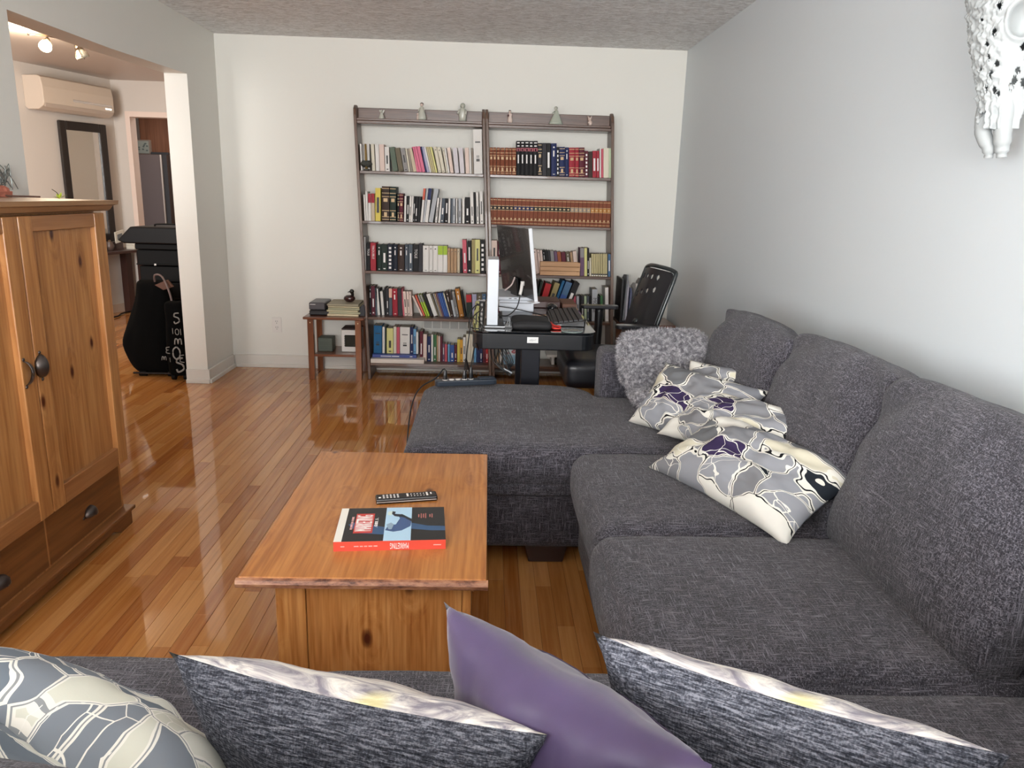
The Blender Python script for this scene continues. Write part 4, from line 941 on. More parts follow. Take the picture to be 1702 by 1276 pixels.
# picture books standing cover-out on the bottom shelf, right bookcase
t_ = thing('picture_book', 'light blue picture book with red flowers standing cover-out on the bottom shelf', 'book', (.20, 5.62, .126))
M = Matrix.Translation((.128, 5.605, .1265)) @ Matrix.Rotation(R(-10), 4, 'X'); WM[t_.name] = M; t_.matrix_world = M
b = MB(); b.box(0, .15, .001, .012, 0, .13); b.obj('pages', m_pages, t_, local=True)
b = MB(); b.box(-.001, .151, -.001, .001, 0, .134); o = b.obj('cover', mat('light_blue_cover', '#7aa0b8', .4), t_, local=True)
b = MB(); b.box(0, .15, -.0016, -.001, .07, .133); b.obj('cover_picture', mat('pale_picture', '#b9c0c4', .4), o, local=True)
b = MB(); rn = random.Random(2)
for k in range(14):
    b.cyl((rn.uniform(.03, .12), -.0022, rn.uniform(.08, .125)), (rn.uniform(.03, .03)+.0*k, -.0016, .1), .001, n=5) if False else b.ball((rn.uniform(.03, .12), -.0018, rn.uniform(.08, .122)), .008, .0006, .006, 6)
b.obj('cover_flowers', mat('red_flower_print', '#a8444c', .5), o, local=True)
place_book(.070, 5.60, .126, .020, .125, -12, 'tan', '', 'tan booklet leaning beside the light blue picture book, bottom shelf', 'booklets on the bottom shelf of the right bookcase')
place_book(.095, 5.60, .126, .016, .105, -8, 'white', '', 'white booklet leaning on the light blue picture book, bottom shelf', 'booklets on the bottom shelf of the right bookcase')
place_book(.520, 5.62, .126, .040, .075, 0, 'straw', 'v', 'small straw coloured box-like book on the bottom shelf left of the chair', 'booklets on the bottom shelf of the right bookcase')
b = MB(); b.box(.46, .64, 5.60, 5.78, .190, .206); b.box(.50, .63, 5.62, 5.78, .127, .189); single(b, 'paper_pile', m_white, 'pile of white papers on the bottom shelf behind the chair', 'papers')

# six figurines on the top ledges
m_por = mat('grey_white_porcelain', '#b9b9ad', .3, coat=.3); m_porp = mat('pinkish_porcelain', '#d2bdb2', .35, coat=.3); m_hair = mat('brown_glaze', '#54443c', .4); m_gr = mat('green_grey_glaze', '#a5aa9c', .35)
FZ = 1.8795; GF = 'figurines along the top ledges of the bookcases'
def figurine(x, label, build, cat='figurine'):
    t = thing('figurine', label, cat, (x, 5.697, FZ), group=GF); build(t, x); return t
def fig_angel(t, x):
    b = MB(); b.lathe([(.0, 0), (.022, 0), (.021, .006), (.010, .036), (.008, .042), (.0, .043)], (x, 5.697, FZ), 14); b.obj('gown', m_por, t, smooth=True)
    b = MB(); b.ball((x-.001, 5.695, FZ+.051), .0095, n=10); b.obj('head', m_por, t, smooth=True)
    b = MB(); b.prism([(-.004, .030), (-.018, .056), (-.014, .062), (-.002, .046), (.002, .046), (.016, .064), (.020, .056), (.006, .030)], lambda u, v, w_: (x+u, w_, FZ+v), 5.703, 5.708); b.obj('wings', m_por, t)
def fig_lady(t, x):
    b = MB(); b.lathe([(.0, 0), (.030, .0), (.033, .015), (.026, .045), (.014, .072), (.015, .085), (.008, .092), (0, .093)], (x, 5.697, FZ), 16, 1, .7)
    b.cyl((x-.012, 5.69, FZ+.082), (x-.026, 5.68, FZ+.055), .005, .004, 8); b.cyl((x+.012, 5.69, FZ+.082), (x+.018, 5.68, FZ+.055), .005, .004, 8); b.obj('gown', m_por, t, smooth=True)
    b = MB(); b.ball((x, 5.695, FZ+.103), .012, n=12); b.obj('head', m_porp, t, smooth=True)
    b = MB(); b.ball((x, 5.699, FZ+.108), .0135, .0125, .012, 12); b.obj('hair', m_hair, t, smooth=True)
    b = MB(); b.cyl((x-.030, 5.68, FZ), (x-.027, 5.68, FZ+.034), .008, .005, 10); b.ball((x-.027, 5.68, FZ+.040), .007, n=8); b.obj('child', m_porp, t, smooth=True)
def fig_robed(t, x):
    b = MB(); b.lathe([(.0, 0), (.026, .0), (.027, .03), (.031, .055), (.028, .078), (.014, .092), (0, .093)], (x, 5.697, FZ), 14, 1, .65)
    b.cyl((x-.022, 5.685, FZ+.075), (x-.034, 5.672, FZ+.05), .009, .006, 8); b.cyl((x+.022, 5.685, FZ+.075), (x+.024, 5.672, FZ+.045), .009, .006, 8); b.obj('robe', m_por, t, smooth=True)
    b = MB(); b.ball((x, 5.695, FZ+.106), .019, .017, .020, 12); b.obj('hood', m_gr, t, smooth=True)
    b = MB(); b.ball((x, 5.684, FZ+.104), .012, .010, .013, 10); b.obj('face', m_por, t, smooth=True)
def fig_girl(t, x):
    b = MB(); b.lathe([(.0, 0), (.018, .0), (.019, .02), (.012, .045), (.016, .060), (.008, .068), (0, .069)], (x, 5.697, FZ), 12, 1, .7); b.obj('dress', m_porp, t, smooth=True)
    b = MB(); b.ball((x-.002, 5.695, FZ+.076), .009, n=10); b.obj('head', m_porp, t, smooth=True)
    b = MB(); b.ball((x-.002, 5.698, FZ+.080), .0102, .010, .009, 10); b.obj('hair', m_hair, t, smooth=True)
    b = MB(); b.ball((x-.014, 5.68, FZ+.050), .0065, .004, .0085, 8); b.obj('flower', mat('dark_red_glaze', '#4a1418', .4), t)
def fig_gown(t, x):
    b = MB(); b.lathe([(.0, 0), (.053, .0), (.046, .015), (.030, .05), (.015, .080), (.013, .092), (.006, .099), (0, .10)], (x+.003, 5.697, FZ), 16, 1, .5)
    b.cyl((x-.008, 5.69, FZ+.088), (x-.026, 5.68, FZ+.076), .005, .004, 8); b.obj('gown', m_gr, t, smooth=True)
    b = MB(); b.ball((x, 5.695, FZ+.109), .0115, n=12); b.obj('head', m_por, t, smooth=True)
    b = MB(); b.ball((x, 5.700, FZ+.112), .0135, .010, .013, 10); b.obj('veil', m_gr, t, smooth=True)
def fig_cat(t, x):
    b = MB(); b.ball((x+.003, 5.697, FZ+.018), .017, .014, .019, 12); b.obj('body', m_porp, t, smooth=True)
    b = MB(); b.ball((x-.001, 5.692, FZ+.043), .0135, .012, .012, 12)
    for s_ in (-1, 1): b.cyl((x-.001+s_*.008, 5.692, FZ+.050), (x-.003+s_*.014, 5.692, FZ+.067), .006, .001, 6)
    h = b.obj('head', m_porp, t, smooth=True)
    b = MB()
    for s_ in (-1, 1): b.ball((x-.001+s_*.0055, 5.680, FZ+.045), .0022, n=6)
    b.ball((x-.006, 5.683, FZ+.012), .003, n=6); b.obj('eyes', m_pr_k, h)
figurine(-.783, 'small porcelain angel with raised wings, first figurine from the left on the top ledge', fig_angel)
figurine(-.497, 'porcelain lady in a wide gown with brown hair, second figurine from the left', fig_lady)
figurine(-.206, 'grey-white hooded robed porcelain figure, just left of the bookcase joint', fig_robed)
figurine(.134, 'small pinkish porcelain girl holding a dark flower, just right of the bookcase joint', fig_girl)
figurine(.462, 'porcelain lady in a long spreading grey-green gown, second figurine from the right', fig_gown)
figurine(.709, 'tiny seated porcelain cat with pointed ears, rightmost figurine', fig_cat)

# ================================================================ SIDE TABLES
m_st = wood('red_brown_pine', '#5a2f1a', '#7c4526', '#93603a', 'z', .3, knots=False, coat=.3, gs=.8)
m_sth = wood('red_brown_pine_top', '#4a2a1c', '#6b3d26', '#83533a', 'x', .28, knots=False, coat=.3, gs=.8)
m_scr = mat('screw_cover', '#d8c8a0', .3, .4)
def side_table(x0, x1, label):
    t = thing('side_table', label, 'side table', ((x0+x1)/2, 5.66, 0))
    ya, yb = 5.475, 5.855
    b = MB(); b.box(x0, x1, ya, yb, .455, .4745); b.obj('tabletop', m_sth, t, bevel=.006)
    for x in (x0+.027, x1-.070):
        for y in (ya+.022, yb-.065):
            b = MB(); b.box(x, x+.043, y, y+.043, 0, .454); l_ = b.obj('leg', m_st, t, bevel=.002)
            if y < 5.6:
                b = MB(); b.cyl((x+.021, y-.001, .43), (x+.021, y+.002, .43), .0045, n=10); b.obj('screw', m_scr, l_)
    b = MB(); b.box(x0+.071, x1-.071, ya+.025, yb-.03, .176, .194); b.obj('lower_shelf', m_sth, t, bevel=.002)
    b = MB(); b.box(x0+.071, x1-.071, yb-.05, yb-.035, .41, .454); b.obj('apron', m_st, t)
    return t
side_table(-1.345, -.900, 'red-brown wooden side table with lower shelf, left of the bookcases')
side_table(.985, 1.402, 'red-brown wooden side table behind the office chair in the right corner')
# on the left side table
b = MB(); b.box(-1.315, -1.165, 5.56, 5.80, .4755, .512, .006); single(b, 'flat_case', mat('matt_black_plastic', '#191719', .5), 'flat matt black case under the grey one on the left side table', 'case')
b = MB(); b.box(-1.318, -1.20, 5.57, 5.80, .513, .568, .006); b.mi = 1; b.box(-1.31, -1.27, 5.5692, 5.572, .552, .556)
single(b, 'grey_case', [mat('dark_grey_plastic', '#4a474b', .35), m_pr_w], 'dark grey box on top of the flat black case, left side table', 'box')
mg = ['#9a917a', '#b5ab8c', '#a3a184', '#c4bc9a', '#b8b494', '#d5c6a4']; mn = ['uppermost of the pile', 'second from the top of the pile', 'third from the top of the pile', 'fourth from the top of the pile', 'second from the bottom of the pile', 'lowest of the pile']
z = .4755
for i in range(6):
    j = 5-i; x0 = -1.178+.006*math.sin(i*2.1); th = (.017, .015, .014, .016, .014, .015)[i]
    b = MB(); rx = R((-2, 1.5, -1, 2, -1.5, 1)[i]); b.box(-.115, .115, -.13, .13, 0, th*.9, .004, 2)
    M = Matrix.Translation((x0+.118, 5.665, z)) @ Matrix.Rotation(rx, 4, 'Z')
    tag(b.obj('magazine', mat('magazine_'+mg[j][1:], mg[j], .6), loc=M, local=True), 'folded %s magazine, %s on the left side table' % (['grey', 'tan', 'olive', 'cream', 'pale olive', 'pale peach'][j], mn[j]), 'magazine', 'magazines on the left side table'); z += th
b = MB(); b.prism([(0, 0), (.055, 0), (.06, .03), (.05, .085), (.02, .078), (-.005, .05)], lambda u, v, w_: (-.945+u*.7, w_, .4755+v), 5.56, 5.74)
single(b, 'folder', mat('black_folder', '#232127', .5), 'black folder standing between the magazines and the bookcase side', 'folder', bevel=.003)
t_ = thing('duck_ornament', 'dark glazed duck-shaped ornament on top of the magazine pile', 'ornament', (-1.03, 5.66, z))
m_duck = mat('dark_brown_glaze', '#3a2020', .12, coat=.5)
b = MB(); b.lathe([(0, 0), (.022, 0), (.038, .012), (.044, .026), (.038, .040), (.022, .050), (.0, .052)], (-1.035, 5.66, z), 20, 1, .85); b.obj('body', m_duck, t_, smooth=True)
b = MB(); b.tube([(-1.015, 5.66, z+.04), (-1.012, 5.66, z+.058), (-1.015, 5.655, z+.07)], .012, 10); b.ball((-1.016, 5.655, z+.080), .018, .016, .017, 12); b.cyl((-1.028, 5.65, z+.078), (-1.046, 5.645, z+.074), .006, .002, 8)
b.obj('head', mat('black_glaze', '#141112', .15, coat=.5), t_, smooth=True)
t_ = thing('small_green_box', 'small grey-green ribbed box on the lower shelf of the left side table', 'box', (-1.214, 5.62, .195))
m_gb = mat('grey_green_paint', '#4d544a', .5)
b = MB(); b.box(-1.268, -1.160, 5.60, 5.72, .195, .298, .003); b.obj('body', m_gb, t_)
for i in range(7):
    b = MB(); b.box(-1.264, -1.164, 5.5975, 5.601, .203+i*.0135, .212+i*.0135); b.obj('rib', m_gb, t_)
t_ = thing('white_clock_box', 'white box with a dark ragged window on the lower shelf of the left side table', 'box', (-1.02, 5.65, .195))
b = MB(); b.box(-1.092, -.952, 5.60, 5.76, .195, .362, .004); b.obj('body', mat('white_plastic', '#dedad4'), t_)
b = MB(); b.box(-1.090, -.954, 5.602, 5.758, .3625, .374, .003); b.obj('lid', mat('dark_brown_lid', '#3a2a28', .4), t_)
b = MB(); b.box(-1.066, -.975, 5.5985, 5.6005, .235, .325)
for i in range(6): b.box(-1.070, -1.064, 5.5985, 5.6005, .240+i*.014, .247+i*.014)
b.obj('window', mat('dark_glass', '#1d2420', .15), t_)
# paper rack on the right side table
t_ = thing('paper_rack', 'dark rack holding upright folders and papers on the right side table', 'rack', (1.07, 5.62, .475))
b = MB(); b.box(.990, 1.005, 5.55, 5.80, .4755, .80); b.box(1.005, 1.20, 5.55, 5.80, .4755, .49); b.box(1.20, 1.21, 5.55, 5.80, .4755, .62); b.obj('frame', mat('black_rack', '#1f1d20', .4), t_, bevel=.002)
for i, (x, tl, h, c_, lab) in enumerate(((1.012, 3, .33, '#76787c', 'grey folder in the black paper rack, leftmost, its corner curling up'), (1.030, 1, .28, '#b5b1bc', 'lilac-white folder in the black paper rack beside the grey one'), (1.052, 2, .235, '#5f6480', 'blue-grey folder in the middle of the black paper rack'), (1.078, 5, .27, '#c9c4bd', 'white folder in the black paper rack right of the blue-grey one'), (1.10, 8, .31, '#9a938c', 'crumpled grey paper bundle at the right of the black paper rack'))):
    b = MB(); b.box(0, .014, 0, .22, 0, h*.9, .001); b.prism([(0, h*.9), (.22, h*.9), (.16, h), (.03, h*1.03)], lambda u, v, w_: (w_, u, v), .001, .012)
    tag(b.obj('folder', mat('folder_'+c_[1:], c_, .6), loc=Matrix.Translation((x, 5.56, .4905)) @ Matrix.Rotation(R(tl), 4, 'Y'), local=True), lab, 'folder', 'folders in the paper rack')

# ================================================================ STANDING DESK
m_dk1 = mat('black_desk_lacquer', '#15171b', .3, coat=.25); m_glass = mat('black_glass_top', '#101317', .06, coat=.8)
m_blk = mat('black_plastic', '#121214', .35); m_blkm = mat('black_matt', '#131214', .7); m_dmet = mat('dark_powder_coat', '#1b1d26', .35, .2)
dk = thing('standing_desk', 'black glass-topped standing desk placed end-on between the chaise and the bookcases', 'desk', (.24, 4.35, 0))
DZ = .706
def rrect(x0, x1, y0, y1, r, n=6):
    o = []
    for cx, cy, a in ((x0+r, y0+r, 180), (x1-r, y0+r, 270), (x1-r, y1-r, 0), (x0+r, y1-r, 90)):
        for k in range(n+1): o.append((cx+r*math.cos(R(a+90*k/n)), cy+r*math.sin(R(a+90*k/n))))
    return o
b = MB(); b.prism(rrect(-.073, .555, 3.755, 4.93, .07), lambda u, v, w_: (u, v, w_), .612, .694); b.obj('tray', m_dk1, dk, bevel=.006, smooth=False)
b = MB(); b.prism(rrect(-.078, .560, 3.750, 4.935, .075), lambda u, v, w_: (u, v, w_), .696, DZ); b.obj('desktop', m_glass, dk, bevel=.002)
b = MB(); b.box(.205, .262, 3.7525, 3.755, .650, .680); lb = b.obj('label', mat('white_sticker', '#e4e4e2', .5), dk)
b = MB(); b.tube([(.216, 3.7522, .660), (.221, 3.7522, .668), (.225, 3.7522, .660), (.229, 3.7522, .671), (.233, 3.7522, .660), (.238, 3.7522, .667), (.244, 3.7522, .664), (.250, 3.7522, .670)], .0007, 5, 4); b.obj('scribble', mat('grey_ink', '#8d8f90', .6), lb)
for y in (3.98, 4.72):
    b = MB(); b.box(.188, .290, y, y+.06, .02, .611); b.obj('leg', m_dmet, dk, bevel=.004)
    b = MB(); b.box(.180, .298, y-.01, y+.07, .33, .36) if False else b.box(.18, .298, y-.004, y+.064, .585, .6115); b.obj('leg_collar', m_dmet, dk, bevel=.003)
    b = MB(); b.box(-.06, .54, y-.01, y+.07, 0, .022); b.obj('foot', m_dmet, dk, bevel=.004)
b = MB(); b.box(.21, .27, 4.041, 4.719, .52, .58); b.obj('crossbar', m_dmet, dk, bevel=.003)

# white slab on a dark foot
t_ = thing('white_console', 'upright narrow white slab on a dark foot at the near left of the desk', 'console', (.025, 3.95, DZ))
b = MB(); b.box(-.002, .055, 3.86, 4.07, DZ+.012, 1.056, .004, 2); b.obj('shell', mat('cool_white_plastic', '#cdd3da', .3), t_)
b = MB(); b.box(-.012, .09, 3.84, 4.09, DZ, DZ+.0115, .002); b.obj('foot', m_blk, t_)
b = MB(); b.box(-.012, .092, 3.838, 3.8395, DZ+.0062, DZ+.011); b.obj('foot_trim', mat('light_trim', '#c8ccd0', .3), t_)
t_ = thing('binder_clip', 'black binder clip with silver arms standing by the white slab on the desk', 'clip', (.095, 3.87, DZ))
b = MB(); b.prism([(-.030, 0), (.030, 0), (.018, .030), (-.018, .030)], lambda u, v, w_: (.115+u, w_, DZ+v), 3.86, 3.885); b.obj('body', m_blk, t_, bevel=.002)
b = MB(); b.tube([(.10, 3.858, DZ+.006), (.108, 3.857, DZ+.035), (.112, 3.866, DZ+.055), (.118, 3.858, DZ+.035), (.114, 3.857, DZ+.006)], .0012, 6, 5); b.obj('arm', mat('clip_steel', '#c0c4c6', .2, .9), t_, smooth=True)
# white box with slots under the monitor
t_ = thing('white_riser_box', 'white slotted box standing on the desk under the monitor', 'box', (.165, 4.28, DZ))
b = MB(); b.box(.066, .262, 4.24, 4.60, DZ+.03, .800, .003); b.obj('body', mat('white_card_box', '#cfd4dc', .5), t_)
b = MB(); b.box(.062, .266, 4.235, 4.605, .801, .818, .002); b.obj('lid', mat('white_card_box', '#cfd4dc'), t_)
b = MB(); b.box(.085, .258, 4.25, 4.59, DZ, DZ+.0295, .002); b.obj('base', mat('grey_card', '#8e9298', .5), t_)
b = MB(); b.box(.07, .26, 4.2385, 4.24, .783, .786); b.box(.12, .135, 4.2345, 4.236, .808, .812); b.box(.15, .165, 4.2345, 4.236, .808, .812); b.obj('slots', m_blk, t_)
# monitor, its dark back towards the camera
PN, PF = V((.262, 4.08, 0)), V((.095, 4.60, 0))
X = (PF-PN).normalized(); wd = (PF-PN).length
tiltv = V((-.045, -.012, .375)).normalized()
M = frame(V((.262, 4.08, .822)), X, tiltv)          # x along width, y up, z = X x up
mo = thing('monitor', 'large thin monitor with white edge seen from its dark back on the desk', 'monitor', M=M)
ZS = 1 if (M.col[2].xyz.x < 0) else -1
b = MB(); b.box(0, wd, .0, .385, -.006, .006, .003); b.obj('back_panel', mat('dark_gloss_back', '#17181a', .22, coat=.3), mo, local=True)
b = MB()
b.box(-.009, 0, -.004, .389, -.010, .010, .002); b.obj('bezel', mat('white_bezel', '#d9dce0', .35), mo, local=True)
b = MB(); b.box(-.03, .05, -.010, -.0045, -.03, .012, .001); b.obj('foot_lip', mat('white_bezel', '#d9dce0'), mo, local=True)
b = MB(); b.box(.22, .34, -.03, .10, .008*ZS-.004, .008*ZS+.022*ZS+.004, .004); b.obj('stand', m_blk, mo, local=True)
# white adaptor and cable hanging from the back
t_ = thing('display_cable', 'black display cable with white plug hanging from the back of the monitor', 'cable', (.16, 4.2, DZ))
b = MB(); b.tube([(.178, 4.13, .845), (.172, 4.12, .81), (.155, 4.08, .775), (.11, 4.03, .745), (.06, 4.1, .735), (.03, 4.2, .72)], .0032, 7); b.obj('cord', m_blk, t_, smooth=True)
b = MB(); b.tube([(.178, 4.13, .846), (.184, 4.135, .875), (.188, 4.15, .905)], .009, 8, 3); b.box(.180, .20, 4.14, 4.152, .895, .918); b.obj('plug', mat('white_plastic', '#dedad4'), t_, smooth=True)
b = MB(); b.tube([(.095, 4.2, .86), (.115, 4.2, .875), (.135, 4.21, .895), (.15, 4.24, .93)], .0045, 7)
single(b, 'usb_lead', mat('pinkish_white_lead', '#cdbab6', .5), 'short pinkish white lead plugged into the lower left of the monitor back', 'cable', smooth=True)
def cable(pts, lab, r=.003, m=None, name='cable'):
    b = MB(); b.tube(pts, r, 7); return single(b, name, m or m_blk, lab, 'cable', smooth=True)
cable([(.06, 4.16, .775), (.15, 4.15, .765), (.27, 4.12, .745), (.33, 4.06, .735), (.27, 3.98, .72), (.21, 3.95, .712)], 'black cable running across the white box towards the keyboard')
cable([(-.07, 4.2, .745), (-.055, 4.05, .80), (-.03, 3.95, .79), (-.072, 3.86, .76), (-.085, 3.74, .715), (-.092, 3.71, .66), (-.098, 3.66, .59), (-.095, 3.60, .53)], 'black cable looping over the left edge of the desk down to the power strip')
cable([(-.05, 4.3, .72), (-.03, 4.1, .775), (-.06, 4.0, .80), (-.09, 3.9, .77), (-.085, 3.80, .72), (-.04, 3.78, .712)], 'black cable coiled at the left edge of the desk')
cable([(-.085, 4.25, .712), (-.07, 3.95, .74), (-.035, 3.84, .73), (-.015, 3.80, .7125)], 'thin black cable lying over the left corner of the desk', .0025)
t_ = thing('cable_tangle', 'tangle of black cables hanging under the near left of the desk', 'cable', (-.01, 3.9, .5))
b = MB()
for k in range(5): b.tube([(.02+.02*k, 3.86, .61), (.03+.02*k, 3.82, .55-.01*k), (.08+.012*k, 3.80, .50-.008*k), (.13-.006*k, 3.81, .485), (.10+.01*k, 3.84, .53), (.05+.012*k, 3.86, .611)], .0035, 6, 5)
b.obj('cords', m_blk, t_, smooth=True)
b = MB(); b.tube([(.09, 3.81, .50), (.135, 3.805, .478)], .006, 7, 2); b.obj('tie', mat('steel_tie', '#9aa0a6', .3, .7), t_)
# desk clutter
b = MB(); soft(b, .125, .335, 3.80, 4.02, DZ+.001, DZ+.040, .018, (.012, 0), n=14, amp=.010, seed=3); single(b, 'pouch', m_blkm, 'soft black fabric pouch on the near end of the desk', 'pouch', smooth=True)
b = MB(); rn = random.Random(6)
for k in range(7): b.tube([(.325+rn.uniform(0, .02), 3.99-rn.uniform(0, .05), DZ+.006+.002*k), (.35+rn.uniform(-.01, .01), 3.90, DZ+.012), (.385, 3.86+.01*k, DZ+.008), (.35+.004*k, 3.83, DZ+.007), (.325, 3.88+.01*k, DZ+.010)], .003, 6, 4)
single(b, 'red_cord', mat('bright_red_cord', '#d8342c', .5), 'small coil of bright red cord beside the keyboard', 'cord', smooth=True)
b = MB(); b.lathe([(0, 0), (.052, 0), (.056, .004), (.055, .007), (.046, .005), (0, .005)], (.435, 3.79, DZ+.0005), 28); single(b, 'glass_coaster', mat('pale_green_glass', '#7f8c88', .1, coat=.5), 'round pale glass coaster at the near right corner of the desk', 'coaster', smooth=True)
kb = thing('keyboard', 'black full-size keyboard lying lengthwise along the right edge of the desk', 'keyboard', M=Matrix.Translation((.438, 4.185, DZ)) @ Matrix.Rotation(R(-1), 4, 'Z'))
b = MB(); b.prism([(-.085, 0), (.085, 0), (.085, .034), (-.085, .014)], lambda u, v, w_: (u, w_, v), -.245, .245); b.obj('case', m_blk, kb, local=True, bevel=.004)
m_key = mat('black_keycap', '#1d1d20', .45)
for i in range(6):
    b = MB(); x0 = -.078+i*.0265
    for j in range(21): b.box(x0, x0+.021, -.236+j*.0225, -.236+j*.0225+.019, .012+(x0+.085)*.1176, .012+(x0+.095)*.1176+.010)
    b.obj('key_row', m_key, kb, local=True)
b = MB(); b.box(-.06, -.04, -.2465, -.245, .006, .011); b.obj('logo_plate', mat('pale_logo', '#b9bcc0', .4), kb, local=True)
ms = thing('mouse', 'glossy black computer mouse beyond the keyboard on the desk', 'mouse', (.395, 4.56, DZ))
b = MB(); b.ball((.39, 4.52, DZ+.020), .035, .058, .026, 16); b.bm.verts.ensure_lookup_table()
for v_ in b.bm.verts: v_.co.z = max(v_.co.z, DZ+.002)
b.obj('shell', mat('black_gloss', '#0e0e10', .15, coat=.5), ms, smooth=True)
b = MB(); b.cyl((.385, 4.485, DZ+.038), (.395, 4.485, DZ+.038), .008, n=10); b.obj('wheel', m_blkm, ms)
b = MB(); b.box(.27, .45, 4.615, 4.85, DZ+.0005, DZ+.042, .004); single(b, 'leather_case', mat('oxblood_leather', '#40201c', .4), 'dark red-brown leather case at the far end of the desk', 'case')
b = MB(); b.box(.46, .55, 4.60, 4.86, DZ+.0005, DZ+.03, .003); single(b, 'paper_tray', mat('brown_papers', '#6a4432', .5), 'brown patterned tray at the far right corner of the desk', 'tray')

# power strip on the chaise
ZC = .4955
ps = thing('power_strip', 'dark grey power strip with white sockets resting on the back of the chaise', 'power strip', M=Matrix.Translation((-.095, 3.475, ZC)) @ Matrix.Rotation(R(14), 4, 'Z'))
b = MB(); b.prism(rrect(-.148, .148, -.027, .027, .018, 4), lambda u, v, w_: (u, v, w_), 0, .026); b.obj('case', mat('slate_plastic', '#2c343e', .3), ps, local=True, bevel=.005)
b = MB(); b.box(.06, .14, -.022, .022, .026, .034, .006, 2); b.obj('switch_housing', mat('slate_plastic', '#2c343e'), ps, local=True)
for i in range(5):
    b = MB(); b.cyl((-.100+i*.031, 0, .0255), (-.100+i*.031, 0, .0285), .0125, n=14); b.obj('socket', mat('white_plastic', '#dedad4'), ps, local=True)
PM = WM[ps.name]
def plug(x, lab, tail, h=.045):
    t = thing('plug', lab, 'plug', M=PM @ Matrix.Translation((x, 0, .0288)), group='plugs in the power strip')
    b = MB(); b.lathe([(0, 0), (.011, 0), (.010, h*.5), (.006, h), (0, h)], (0, 0, 0), 8); b.obj('body', m_blk, t, local=True)
    b = MB(); b.tube([PM @ V((x, 0, .0288+h-.004))]+tail, .0032, 6); b.obj('cord', m_blk, t, smooth=True)
plug(-.100, 'black plug at the left end of the power strip, cord falling over the chaise', [V((-.20, 3.445, .575)), V((-.235, 3.40, .54)), V((-.292, 3.36, .512)), V((-.322, 3.29, .475)), V((-.335, 3.20, .40)), V((-.345, 3.12, .2)), V((-.36, 3.10, .006))])
plug(-.007, 'black plug in the middle of the power strip with a folded cord', [V((-.10, 3.50, .59)), V((-.095, 3.55, .60)), V((-.07, 3.64, .45))], .040)
plug(.024, 'black plug right of the middle one, its cord rising to the desk', [V((-.065, 3.53, .62)), V((-.055, 3.66, .66)), V((-.04, 3.80, .60))], .055)

# ================================================================ OFFICE CHAIR
m_ch = mat('black_leather_mesh', '#14151c', .42, coat=.15); m_chf = mat('chair_frame_green_black', '#242c2e', .3, coat=.2)
oc = thing('office_chair', 'black office chair with a perforated backrest, turned towards the desk', 'chair', (.74, 4.42, 0))
A, B_ = V((.985, 4.22, 0)), V((.90, 4.60, 0))      # near and far edge of the backrest
X = (B_-A).normalized(); upv = V((.10, .03, .37)).normalized(); W2 = (B_-A).length
M = frame(V((.922, 4.21, .56)), X, upv)
zf = 1
holes = [(.13+.072*k, .388-.002*k) for k in range(4)]+[(.12+.074*k, .315-.016*k) for k in range(4)]
def inhole(u, v):
    return any(math.hypot(u-a, v-c_) < .0165 for a, c_ in holes)
b = MB(); NU, NV = 96, 96; Vt = {}
for i in range(NU+1):
    for j in range(NV+1):
        u, v_ = W2*i/NU, .435*j/NV
        k = min(u, W2-u, .435-v_); 
        curve = -.03*math.sin(math.pi*u/W2)
        Vt[i, j] = (u, v_, curve+.02*(v_/.435)**2)
for i in range(NU):
    for j in range(NV):
        u, v_ = W2*(i+.5)/NU, .435*(j+.5)/NV
        r_ = .045; cu, cv = min(u, W2-u), .435-v_
        if cu < r_ and cv < r_ and math.hypot(r_-cu, r_-cv) > r_: continue
        if inhole(u, v_): continue
        q = []
        for a, c_ in ((i, j), (i+1, j), (i+1, j+1), (i, j+1)):
            if not hasattr(Vt[a, c_], 'co'): Vt[a, c_] = b.bm.verts.new(Vt[a, c_])
            q.append(Vt[a, c_])
        b.bm.faces.new(q)
o = b.obj('backrest', m_ch, oc, smooth=True) if False else None
me_bm = b.bm
bmesh.ops.transform(me_bm, matrix=M, verts=me_bm.verts)
o = b.obj('backrest', m_ch, oc, smooth=True); s_ = o.modifiers.new('solid', 'SOLIDIFY'); s_.thickness = .007; s_.offset = 0
b = MB(); b.tube([M @ V((-.006, .0, .012)), M @ V((-.01, .2, .012)), M @ V((-.01, .40, .02)), M @ V((.02, .445, .02)), M @ V((W2*.5, .452, -.01)), M @ V((W2-.02, .445, .02)), M @ V((W2+.008, .40, .02)), M @ V((W2+.006, .2, .01)), M @ V((W2, 0, .01))], .012, 8, 6)
b.obj('back_frame', m_chf, oc, smooth=True)
b = MB(); b.tube([M @ V((W2/2, .12, -.035 if zf > 0 else .03)), V((1.02, 4.42, .52)), V((.95, 4.42, .40)), V((.80, 4.42, .385))], .025, 8, 6); b.obj('back_bracket', m_chf, oc, smooth=True)
b = MB(); soft(b, .445, .99, 4.12, 4.68, .315, .475, .045, (.015, 0), n=16); b.obj('seat', m_ch, oc, smooth=True)
b = MB(); b.cyl((.72, 4.42, .08), (.72, 4.42, .39), .028, n=16); b.cyl((.72, 4.42, .25), (.72, 4.42, .385), .04, n=16); b.obj('gas_column', m_blk, oc, smooth=False)
